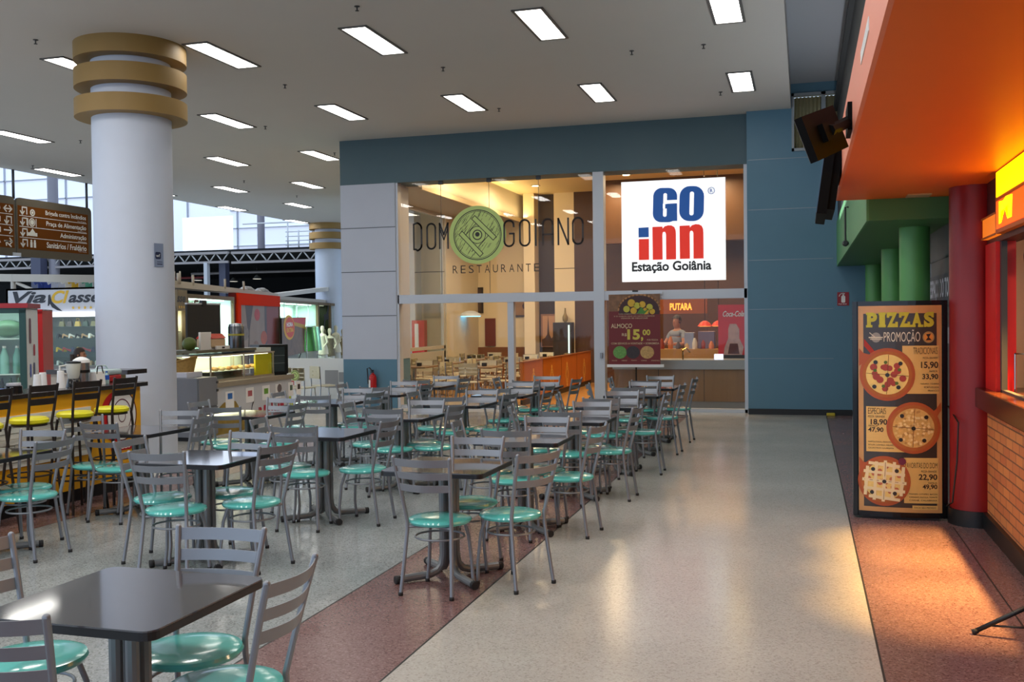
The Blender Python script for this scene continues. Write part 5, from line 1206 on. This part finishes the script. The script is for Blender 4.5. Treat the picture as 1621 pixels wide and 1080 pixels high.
# illuminated sign of the pizza shop
t = thing('illuminated_sign', 'glowing yellow and red lightbox sign above the pizza window', 'sign')
MB().box(1.36, 1.398, 3.2, 8.02, 2.30, 2.75).build('housing', M('sign_orange', (206, 110, 14), .4), t)
ye = emis('sign_yellow_glow', (255, 226, 0), 2.2); ro = emis('sign_orange_glow', (226, 70, 8), 1.6)
MB().box(1.345, 1.36, 3.2, 8.02, 2.30, 2.75).build('edge_frame', M('sign_orange', (206, 110, 14)), t)
F = Frame((1.344, 8.0, 2.30), (0, -1, 0))
art('upper_panel', [rect(.03, .26, 4.7, .18)], ye, t, F, 2); art('lower_panel', [rect(.03, .03, 4.7, .2)], ro, t, F, 2)
art('lettering', [[(.14, .06), (.22, .06), (.22, .14), (.36, .15), (.46, .16), (.46, .07), (.6, .07), (.62, .22), (.4, .23), (.3, .21), (.14, .22)]], ye, t, F, 3)
t = thing('lightbox', 'small orange lightbox on the red pillar beside the glowing sign', 'sign', (0, 0, 0))
MB().box(1.36, 1.398, 8.10, 8.66, 2.30, 2.47).build('body', emis('box_orange_glow', (206, 104, 20), .8), t)
MB().box(1.355, 1.36, 8.10, 8.70, 2.30, 2.315).box(1.355, 1.36, 8.10, 8.70, 2.455, 2.47).build('edge', M('sign_orange', (206, 110, 14)), t)

# televisions on the orange fascia
def obox(c, ex, ey, ez): 
    c, ex, ey, ez = map(Vector, (c, ex, ey, ez)); m = MB()
    m.hexa([c-ex-ey-ez, c+ex-ey-ez, c+ex+ey-ez, c-ex+ey-ez], [c-ex-ey+ez, c+ex-ey+ez, c+ex+ey+ez, c-ex+ey+ez]); return m
tvb = M('tv_black', (5, 5, 6), .6, spec=.1); tvs = M('tv_screen', (30, 34, 44), .08)
t = thing('television', 'black television on a wall arm, seen from behind, by the window', 'television')
ex = Vector((.085, .20, .065)); ez = Vector((-.045, -.03, .105)); nn = ex.cross(ez).normalized(); ez = ez.normalized()*.125; ez = (ez-ex*(ez.dot(ex)/ex.length_squared)).normalized()*.125
ctr = Vector((.10, 5.75, 2.715))
obox(ctr, ex, nn*.022, ez).build('body', tvb, t)
obox(ctr-nn*.024, ex*.97, nn*.003, ez*.95).build('screen', M('tv_frame_silver', (110, 104, 100), .4), t)
obox(ctr+nn*.035, ex*.35, nn*.018, ez*.4).build('back_cover', tvb, t)
MB().tube([ctr+nn*.04, (.21, 6.0, 2.80), (.262, 6.15, 2.85)], .035, 8).build('wall_arm', tvb, t); MB().box(.245, .27, 6.05, 6.35, 2.78, 2.94).build('wall_plate', tvb, t)
t = thing('television', 'long dark television hanging edge-on below the orange fascia', 'television')
ctr = Vector((.16, 8.1, 2.72)); ex = Vector((.0, .45, 0)); ez = Vector((.035, 0, .255)); nn = Vector((-1, 0, .137)).normalized()
obox(ctr, ex, nn*.035, ez).build('body', tvb, t); obox(ctr-nn*.06, ex*.9, nn*.03, ez*.85).build('back_cover', tvb, t); obox(ctr+nn*.037, ex*.98, nn*.004, ez*.96).build('screen', M('tv_screen_reflection', (84, 110, 138), .3), t)  # screen colour holds the bluish reflection at its grazing angle
MB().box(.2, .27, 8.0, 8.2, 2.80, 2.92).build('wall_bracket', tvb, t)
o = thing('ceiling_camera', 'small black camera hanging under the green canopy front', 'camera', (.50, 13.2, 2.62)); MB().lathe([(.025, -.08), (.04, 0), (.03, .05)], 14, (0, 0, 0), 'y').build('body', black, o); MB().tube([(0, 0, 0), (0, 0, .45), (.04, 0, .45)], .012).build('bracket', black, o)

# tripod at the right edge
t = thing('tripod_stand', 'black tripod stand foot reaching in at the right edge', 'tripod', (0, 0, 0))
hub = (1.24, 5.78, .24)
MB().tube([(.865, 5.80, .014), hub], .013, 8).build('leg', black, t); MB().tube([(1.30, 6.2, .014), hub], .013, 8).build('leg', black, t); MB().tube([(1.30, 5.35, .014), hub], .013, 8).build('leg', black, t)
MB().tube([(.95, 5.795, .055), (1.24, 5.78, .06)], .006, 6).build('brace', black, t); MB().tube([(1.24, 5.78, .05), (1.24, 5.78, 1.1)], .013, 8).build('pole', black, t)
MB().tube([(.855, 5.80, .012), (.885, 5.80, .022)], .015, 8).build('foot_cap', rubber, t)

# ============================================================ INSIDE THE RESTAURANT
def make_rchair():
    t = thing('restaurant_chair', 'x', 'chair')
    ivory = M('ivory_seat', (226, 218, 190), .4)
    m = MB().box(-.2, .2, -.2, .2, .44, .465, .012); m.build('seat', ivory, t)
    b = MB()
    for z0, z1 in ((.60, .655), (.675, .73), (.75, .84)): b.box(-.2, .2, -.235, -.215, z0, z1)
    for x in (-.2, -.05, .08): b.box(x if x < 0 else .08, (x+.12), -.235, -.215, .60, .84)
    b.build('backrest', ivory, t)
    for sx in (-1, 1):
        MB().tube([(sx*.19, -.24, 0), (sx*.19, -.2, .45), (sx*.19, -.225, .84)], .012, 8).build('back_leg', chrome, t)
        MB().tube([(sx*.2, .2, 0), (sx*.17, .17, .45)], .012, 8).build('front_leg', chrome, t)
    return t
def make_rtable():
    t = thing('restaurant_table', 'x', 'table')
    MB().box(-.4, .4, -.4, .4, .72, .75, .008).build('tabletop', M('rtable_top', (130, 100, 66), .3), t)
    MB().lathe([(.035, .02), (.035, .72)], 12).build('column', chrome, t); MB().lathe([(.25, 0), (.25, .015), (.04, .03)], 24).build('base', chrome, t)
    return t
rc, rt = make_rchair(), make_rtable(); first = [True, True]
spots = []
TN = {0: 'front row', 1: 'second row', 2: 'third row', 3: 'back row'}
for r, y in enumerate((19.75, 21.45, 23.1, 24.8)):
    for c, x in enumerate((-7.95, -6.5)):
        lab = f'cream topped table inside the restaurant, {TN[r]}, {["left", "right"][c]} one'
        if first[1]: rt.location = (x, y, 0); rt['label'] = lab; rt['group'] = 'restaurant tables'; first[1] = False
        else: dup(rt, (x, y, 0), 0, lab, 'restaurant tables')
        o = tag(MB().box(-.05, .05, -.03, .03, 0, .07, .008).build('napkin_holder', black, None, (x+.1, y+.05, .75)), f'small dark napkin holder on the {TN[r]} {["left", "right"][c]} restaurant table', 'napkin holder', 'napkin holders')
        for sd, (dx, dy, a) in {'near': (-.02, -.42, 0), 'far': (0, .44, PI), 'right': (.45, 0, PI/2), 'left': (-.45, 0, -PI/2)}.items():
            lab = f'ivory chair inside the restaurant, {TN[r]}, {["left", "right"][c]} table, {sd} side'
            l = (x+dx, y+dy, 0); az = a+random.uniform(-.12, .12)
            if first[0]: rc.location = l; rc.rotation_euler = (0, 0, az); rc['label'] = lab; rc['group'] = 'ivory restaurant chairs'; first[0] = False
            else: dup(rc, l, az, lab, 'ivory restaurant chairs')
for i, (x, y, a) in enumerate([(-9.80, 17.55, .2), (-9.28, 17.3, -.1), (-9.12, 17.95, -.6)]):
    dup(rc, (x, y, 0), a, ['ivory chair outside by the low screen, leftmost', 'ivory chair outside with round green emblem, before the low screen', 'ivory chair outside, nearest the grey pillar'][i], 'ivory chairs by the low screen')
F = Frame((-9.28-.02, 17.3-.243, .70), (math.cos(-.1), math.sin(-.1), 0)); o = art('round_emblem', [disc(0, 0, .10, 24)], lime, None, F, 3); tag(o, 'round pale green emblem hung on the middle ivory chair', 'emblem'); art('emblem_line', ring(0, 0, .085, .01, 24)+ring(0, 0, .04, .01, 16), letter_dark, o, F, 4)
# orange partition with medallions
t = thing('wood_partition', 'orange wooden partition with medallions inside the restaurant', 'partition')
pw = M('partition_wood', (190, 106, 34), .35, noise=.15, nscale=3, stretch=(1, 1, .3))
MB().box(-5.40, -5.35, 19.0, 25.6, .12, .85).build('panel', pw, t); MB().box(-5.42, -5.33, 19.0, 25.6, .85, .875).build('cap', M('partition_cap', (150, 84, 30), .3), t); MB().box(-5.40, -5.36, 19.0, 25.6, 0, .12).build('plinth', black, t)
for y in (20.6, 22.3, 23.9): MB().box(-5.352, -5.346, y-.006, y+.006, .12, .85).build('joint', M('joint_brown', (110, 56, 20)), t)
for y in (19.83, 21.38, 22.85, 24.75):
    F = Frame((-5.349, y, .42), (0, 1, 0)); q = M('medallion', (246, 196, 104), .4)
    art('medallion', ring(0, 0, .16, .02, 24, .2)+ring(0, 0, .09, .015, 20, .13)+[disc(0, .24, .05, 12), disc(0, -.24, .05, 12)]+stroke([(-.14, 0), (0, .18), (.14, 0), (0, -.18), (-.14, 0)], .02), q, t, F, 2)
# wall things
def picture(x0, x1, z0, z1, y, cf, ci, label, noise=.5):
    t = thing('wall_picture', label, 'picture'); MB().box(x0, x1, y-.04, y, z0, z1).build('frame', M('pf'+label[:10], cf, .4), t)
    MB().box(x0+.05, x1-.05, y-.045, y-.038, z0+.05, z1-.05).build('canvas', M('pc'+label[:10], ci, .5, noise=noise, nscale=5), t); return t
q = picture(-7.75, -7.12, 1.78, 2.45, 26.6, (60, 44, 30), (150, 110, 56), 'framed still-life painting on the cream wall behind the transom')
MB().ball((-7.36, 26.55, 2.08), .10, 12, (1, .2, 1)).build('painted_fruit', M('fruit_dark', (70, 40, 34), .5), q)
picture(-8.95, -8.6, 1.9, 2.62, 26.6, (50, 40, 34), (80, 60, 44), 'small dark framed picture left of the painting')
q = picture(-6.90, -6.46, .95, 1.85, 26.44, (150, 110, 84), (196, 150, 112), 'tall city skyline picture on the dark wall strip', .1)
MB().prism([(-6.87, .98), (-6.49, .98), (-6.49, 1.15), (-6.55, 1.25), (-6.6, 1.18), (-6.66, 1.3), (-6.69, 1.82), (-6.72, 1.3), (-6.78, 1.2), (-6.87, 1.16)], 26.385, 26.392, 'y').build('skyline', M('skyline', (84, 58, 46), .5), q)
t = thing('wine_cabinet', 'dark cabinet with lit edge below the vase in the restaurant', 'cabinet'); MB().box(-6.44, -5.92, 25.9, 26.19, 0, 1.62, .01).build('body', M('cab_dark', (54, 42, 30), .4), t); MB().box(-6.02, -5.98, 25.88, 25.9, .8, 1.55).build('lit_edge', emis('cab_glow', (200, 230, 220), .8), t)
tag(MB().lathe([(.03, 0), (.07, .05), (.075, .14), (.03, .24), (.018, .36), (.025, .38)], 16).build('vase', M('vase', (150, 130, 80), .3), None, (-6.12, 26.0, 1.62)), 'slim vase standing on the dark cabinet in the restaurant', 'vase')
t = thing('hose_cabinet', 'red fire hose cabinet with white lettering behind the glass', 'cabinet', (0, 0, 0))
MB().box(-9.95, -9.60, 24.6, 24.8, .85, 1.72).build('body', M('hose_red', (206, 34, 32), .4), t); F = Frame((-9.95, 24.598, .85), (1, 0, 0))
art('name_plate', [rect(.08, .1, .11, .68)], sign_white, t, F, 2); text('INCENDIO', -.64-.06, -.165, .58, .06, red, t, Frame((-9.95, 24.598, .85), (0, 0, -1), (1, 0, 0)), 3, .03) if False else None
MB().box(-9.92, -9.63, 24.65, 24.78, 0, .85).build('stand', M('stand_grey', (150, 146, 138)), t)
t = thing('wall_lamp', 'pale wall lamp with blue glow inside the restaurant', 'lamp'); MB().lathe([(.30, -.02), (.27, .04), (.12, .11), (.02, .12)], 20, (-8.55, 25.3, 1.84)).build('shade', M('lamp_white', (206, 216, 226), .4), t); MB().lathe([(.27, 0), (.27, .02)], 20, (-8.55, 25.3, 1.80)).build('diffuser', emis('blue_glow', (120, 196, 246), 2.2), t); MB().box(-8.75, -8.6, 25.25, 25.35, 1.8, 1.9).build('bracket', alu, t)
# door-like tall brown panel
tag(MB().box(-8.55, -8.25, 26.55, 26.598, .98, 1.75).build('notice_panel', M('panel_redbrown', (110, 44, 26), .5)), 'red-brown panel on the cream wall behind the ivory chairs', 'panel')
# ceiling downlights, vents, cove
pr = None
for i, (x, y) in enumerate([(-6.4, 19.8), (-5.0, 19.6), (-4.0, 19.8), (-4.1, 21.2), (-4.9, 21.6), (-5.2, 23.2), (-4.0, 23.4), (-2.3, 19.6), (-2.3, 21.8), (-6.5, 24.5)]):
    lab = 'small round downlight in the restaurant ceiling, '+['above the emblem', 'second from the front left', 'by the tall mullion', 'behind the tall mullion', 'third row left', 'fourth row left', 'fourth row right', 'behind the white sign top', 'deeper behind the white sign', 'at the back left'][i]
    if pr is None:
        pr = thing('downlight', lab, 'downlight', (x, y, 5.1), 0, 'restaurant downlights'); MB().lathe([(.12, -.02), (.12, 0)], 20).build('rim', chrome, pr); MB().lathe([(.085, -.026), (.085, -.018)], 20).build('lens', emis('downlight_glow', (255, 224, 160), 6), pr)
    else: dup(pr, (x, y, 5.1), 0, lab)
for i, (x, y) in enumerate([(-6.0, 21.5), (-4.3, 25.0), (-3.3, 19.4)]):
    t = thing('air_vent', 'dark square air vent in the restaurant ceiling, '+['nearest the cove', 'at the back', 'left of the white sign'][i], 'vent', (x, y, 5.1), 0, 'restaurant air vents'); MB().box(-.3, .3, -.3, .3, -.02, 0).build('frame', M('vent_tan', (150, 120, 76)), t); MB().box(-.22, .22, -.22, .22, -.025, -.02).build('grille', M('vent_dark', (60, 48, 36)), t)
struct(MB().box(-7.42, -7.38, 18.9, 26.6, 4.36, 4.46).build('trim_6', cream))
for i, (x, y) in enumerate([(-2.35, 20.4), (-1.55, 20.0), (-1.45, 22.4)]):
    t = thing('light_recess', 'square lit ceiling recess above the kitchen, '+['left one', 'right front one', 'right rear one'][i], 'ceiling light', (x, y, 5.1), 0, 'lit recesses above the kitchen'); MB().box(-.22, .22, -.45, .45, -.02, 0).build('diffuser', emis('recess_glow', (255, 232, 170), 5), t); MB().box(-.26, -.22, -.5, .5, -.03, 0).box(.22, .26, -.5, .5, -.03, 0).build('frame', cream, t)
# serving counter behind the glass on the right
t = thing('serving_counter', 'wood fronted serving counter behind the right window', 'counter')
MB().box(-3.5, -1.03, 18.9, 19.5, .14, .74).build('front_panel', M('counter_wood', (136, 104, 68), .4, noise=.22, nscale=2, stretch=(6, 1, .3)), t); MB().box(-3.5, -1.03, 18.92, 19.5, 0, .14).build('plinth', M('plinth_grey', (130, 132, 130), .4), t)
MB().box(-3.52, -1.02, 18.84, 19.55, .74, .92, .008).build('countertop', M('counter_grey', (150, 156, 158), .35), t)
for x in (-2.65, -1.8): MB().box(x-.004, x+.004, 18.896, 18.902, .14, .74).build('joint', black, t)
MB().box(-3.5, -1.05, 20.8, 21.3, 0, 1.06).build('rear_counter', M('rear_counter', (190, 146, 84), .4), t)
tag(MB().box(-1.62, -1.46, 19.0, 19.1, .92, 1.02).build('payment_terminal', emis('screen_white_glow', (220, 230, 255), .9)), 'small bright white screen on the serving counter', 'screen')
t = thing('drink_poster', 'red soft drink poster with white script at right of the counter', 'poster')
MB().box(-1.60, -1.03, 19.7, 19.74, .98, 1.95).build('panel', M('cola_red', (206, 22, 30), .4), t); MB().box(-1.5, -1.1, 19.72, 19.8, 0, .98).build('support', dark_grey, t)
F = Frame((-1.60, 19.698, .98), (1, 0, 0))
text('Coca-Cola', .09, .74, .40, .11, sign_white, t, F, 3, .02, shear=.35)
art('bottle_picture', [[(.1, 0), (.45, 0), (.48, .15), (.40, .32), (.40, .5), (.34, .6), (.22, .6), (.19, .5), (.19, .32), (.12, .15)]], M('cola_photo', (186, 150, 140), .4, noise=.4, nscale=12), t, F, 2); art('bottle_dark', [[(.18, .02), (.40, .02), (.37, .22), (.22, .22)]], M('cola_dark', (90, 40, 34)), t, F, 3)
t = thing('menu_sign', 'glowing orange FRUTARIA style shop lettering above the kitchen', 'sign'); MB().box(-4.0, -2.1, 22.9, 22.95, 1.80, 2.14).build('panel', M('menu_orange', (150, 76, 20), .5), t); MB().box(-4.0, -3.95, 22.9, 23.0, 0, 1.8).box(-2.15, -2.1, 22.9, 23.0, 0, 1.8).build('post', M('post_brown', (90, 60, 34)), t)
text('PUTARA', 1.06, .08, .50, .16, emis('letter_orange_glow', (246, 150, 50), 1.3), t, Frame((-4.0, 22.898, 1.80), (1, 0, 0)), 3, .03)
t['label'] = 'orange shop lettering glowing above the kitchen counter'
random.seed(14)
for i in range(12):
    x = -3.2+.17*i; h = random.uniform(.08, .24); c = [(196, 160, 110), (214, 206, 190), (150, 60, 40), (206, 120, 60), (90, 70, 60)][i % 5]
    o = MB().lathe([(.05, 0), (.055, h*.6), (.03, h), (.02, h+.03)], 12).build('kitchen_jar', M('kjar%d' % (i % 5), c, .35), None, (x, 20.95+.08*(i % 2), 1.06)); tag(o, 'small jar or cup on the rear kitchen counter, %s from the left' % ordn(i), 'jar', 'jars on the rear kitchen counter')
for i, (x, y, z) in enumerate([(-2.05, 21.8, 1.52), (-1.78, 22.0, 1.52)]):
    t = thing('heat_lamp', 'red shaded heat lamp over the kitchen counter, '+['left one', 'right one'][i], 'lamp', (x, y, z), 0, 'red heat lamps'); MB().lathe([(.16, 0), (.10, .08), (.03, .12)], 18).build('shade', M('shade_red', (226, 56, 20), .35), t); MB().tube([(0, 0, .12), (0, 0, 3.58)], .008, 6).build('cord', black, t); MB().lathe([(.12, -.004), (.12, .0)], 16).build('diffuser', emis('heat_glow', (255, 150, 60), 3), t)
for i, (x, w, h, c) in enumerate([(-2.3, .2, .34, (160, 164, 180)), (-1.95, .34, .36, (120, 100, 110))]):
    o = tag(MB().box(x-w/2, x+w/2, 21.0, 21.25, 1.06, 1.06+h, .01).build('kitchen_appliance', M('appl%d' % i, c, .3, .4)), ['narrow steel', 'wide dark steel'][i]+' appliance on the rear kitchen counter', 'appliance')
tag(MB().tube([(-2.2, 18.98, .92), (-2.2, 18.98, 1.10), (-2.15, 19.05, 1.14), (-2.08, 19.1, 1.05)], .014, 8).build('tap', M('brass', (180, 150, 80), .25, .9)), 'brass tap standing on the serving counter', 'tap')
# ============================================================ PEOPLE
skin_m = M('skin', (176, 118, 88), .5); hair_m = M('hair_dark', (50, 34, 26), .6)
def skin_body(name, verts, edges, mat, parent, root=0):
    me = bpy.data.meshes.new(name); me.from_pydata([v[:3] for v in verts], edges, []); me.materials.append(mat)
    o = bpy.data.objects.new(name, me); COL.objects.link(o)
    if parent: o.parent = parent
    md = o.modifiers.new('skin', 'SKIN'); md.use_smooth_shade = True
    for i, v in enumerate(verts):
        r = v[3]; me.skin_vertices[0].data[i].radius = (r, v[4] if len(v) > 4 else r); me.skin_vertices[0].data[i].use_root = (i == root)
    o.modifiers.new('sub', 'SUBSURF').levels = 1; o.modifiers['sub'].render_levels = 2
    return o
def person(name_label, loc, rz, shirt, arms, seated, hair_len):
    t = thing('person', name_label, 'person', loc, rz)
    # local: faces +y; origin on the floor below the pelvis
    hz = .50 if seated else .95
    V = [(0, 0, hz, .15, .11), (0, .0, hz+.18, .13, .10), (0, .01, hz+.36, .16, .11), (0, 0, hz+.46, .12, .08), (0, .01, hz+.53, .05), (0, .03, hz+.60, .075, .085), (0, .035, hz+.70, .08, .095), (0, .03, hz+.77, .06, .07)]
    E_ = [(i, i+1) for i in range(7)]
    for s, (el, wr, hd) in zip((-1, 1), arms):
        b = len(V); V += [(s*.17, 0, hz+.42, .055), (el[0], el[1], hz+el[2], .042), (wr[0], wr[1], hz+wr[2], .03), (hd[0], hd[1], hz+hd[2], .034, .02)]
        E_ += [(3, b), (b, b+1), (b+1, b+2), (b+2, b+3)]
        dv = (Vector(hd)-Vector(wr)).normalized(); sd = Vector((1, 0, 0)) if abs(dv.x) < .8 else Vector((0, 1, 0))
        for k in range(5):
            off = sd*(k-2)*.014; f = V[b+3]; L_ = (.05, .07, .075, .07, .055)[k]
            i0 = len(V); p1 = Vector(f[:3])+off+dv*.03; p2 = p1+dv*L_*.6+Vector((0, 0, -.012))
            V += [(*p1, .009), (*p2, .008)]; E_ += [(b+3, i0), (i0, i0+1)]
    for s in (-1, 1):
        b = len(V)
        if seated: V += [(s*.09, .02, hz-.02, .085), (s*.12, .42, hz-.02, .06), (s*.12, .42, .10, .042), (s*.12, .53, .03, .035)]
        else: V += [(s*.09, 0, hz-.06, .085), (s*.10, .02, .5, .06), (s*.10, -.01, .10, .042), (s*.10, .12, .03, .035)]
        E_ += [(0, b), (b, b+1), (b+1, b+2), (b+2, b+3)]
    skin_body('body', V, E_, skin_m, t)
    c = [(0, 0, hz-.02, .165, .125), (0, 0, hz+.18, .148, .118), (0, .01, hz+.36, .175, .125), (0, 0, hz+.455, .13, .09)]
    ce = [(0, 1), (1, 2), (2, 3)]
    for s, (el, wr, hd) in zip((-1, 1), arms):
        b = len(c); m_ = Vector((s*.17, 0, .42)).lerp(Vector(el), .6); c += [(s*.175, 0, hz+.42, .068), (m_.x, m_.y, hz+m_.z, .058)]; ce += [(3, b), (b, b+1)]
    skin_body('shirt', c, ce, shirt, t)
    tr = [(0, 0, hz+.02, .155, .12)]; te = []
    for s in (-1, 1):
        b = len(tr)
        tr += [(s*.09, .02, hz-.02, .098), (s*.12, .42, hz-.02, .072), (s*.12, .42, .14, .055)] if seated else [(s*.09, 0, hz-.06, .098), (s*.10, .02, .5, .072), (s*.10, -.01, .12, .055)]
        te += [(0, b), (b, b+1), (b+1, b+2)]
    skin_body('trousers', tr, te, M('trousers_dark', (44, 46, 58), .7), t)
    h = MB().ball((0, .015, hz+.715), .105, 16, (.9, 1.0, 1.05)); bmesh.ops.delete(h.bm, geom=[v for v in h.bm.verts if v.co.y > .06 and v.co.z < hz+.745], context='VERTS')
    if hair_len: h.tube([(0, -.09, hz+.70), (0, -.10, hz+.58), (0, -.09, hz+.5)], [.06, .05, .02], 10)
    h.build('hair', hair_m, t)
    f = MB().ball((0, .125, hz+.675), .014, 8, (.8, 1, 1.4)); f.build('nose', skin_m, t)
    for s in (-1, 1): MB().ball((s*.032, .108, hz+.705), .009, 8).build('eye', M('eye_dark', (30, 24, 22), .3), t); MB().ball((s*.085, .02, hz+.69), .018, 8, (.4, 1, 1.4)).build('ear', skin_m, t)
    MB().ball((0, .115, hz+.638), .018, 8, (1.2, .5, .4)).build('mouth', M('lip', (150, 80, 70), .5), t)
    return t
person('seated person in green shirt with dark hair, facing right behind the bar', (-12.15, 14.6, .0), -1.25, M('shirt_lime', (140, 160, 60), .7), [((-.24, .10, .22), (-.12, .28, .16), (-.08, .34, .15)), ((.24, .10, .22), (.12, .28, .16), (.08, .34, .15))], True, True)
o = thing('stool', 'plain dark stool under the seated person behind the bar', 'stool', (-12.15, 14.6, 0)); MB().lathe([(.17, .36), (.18, .38), (.17, .40)], 20).build('seat', dark_grey, o)
for k in range(4): MB().tube([(.2*math.cos(PI/4+k*PI/2), .2*math.sin(PI/4+k*PI/2), 0), (.12*math.cos(PI/4+k*PI/2), .12*math.sin(PI/4+k*PI/2), .37)], .014).build('leg', dark_grey, o)
person('attendant in pale grey shirt working behind the kitchen counter', (-2.62, 21.65, 0), 2.6, M('shirt_pale', (132, 136, 146), .7), [((-.25, .12, .2), (-.14, .32, .20), (-.12, .38, .20)), ((.25, .12, .2), (.14, .32, .20), (.12, .38, .20))], False, False)
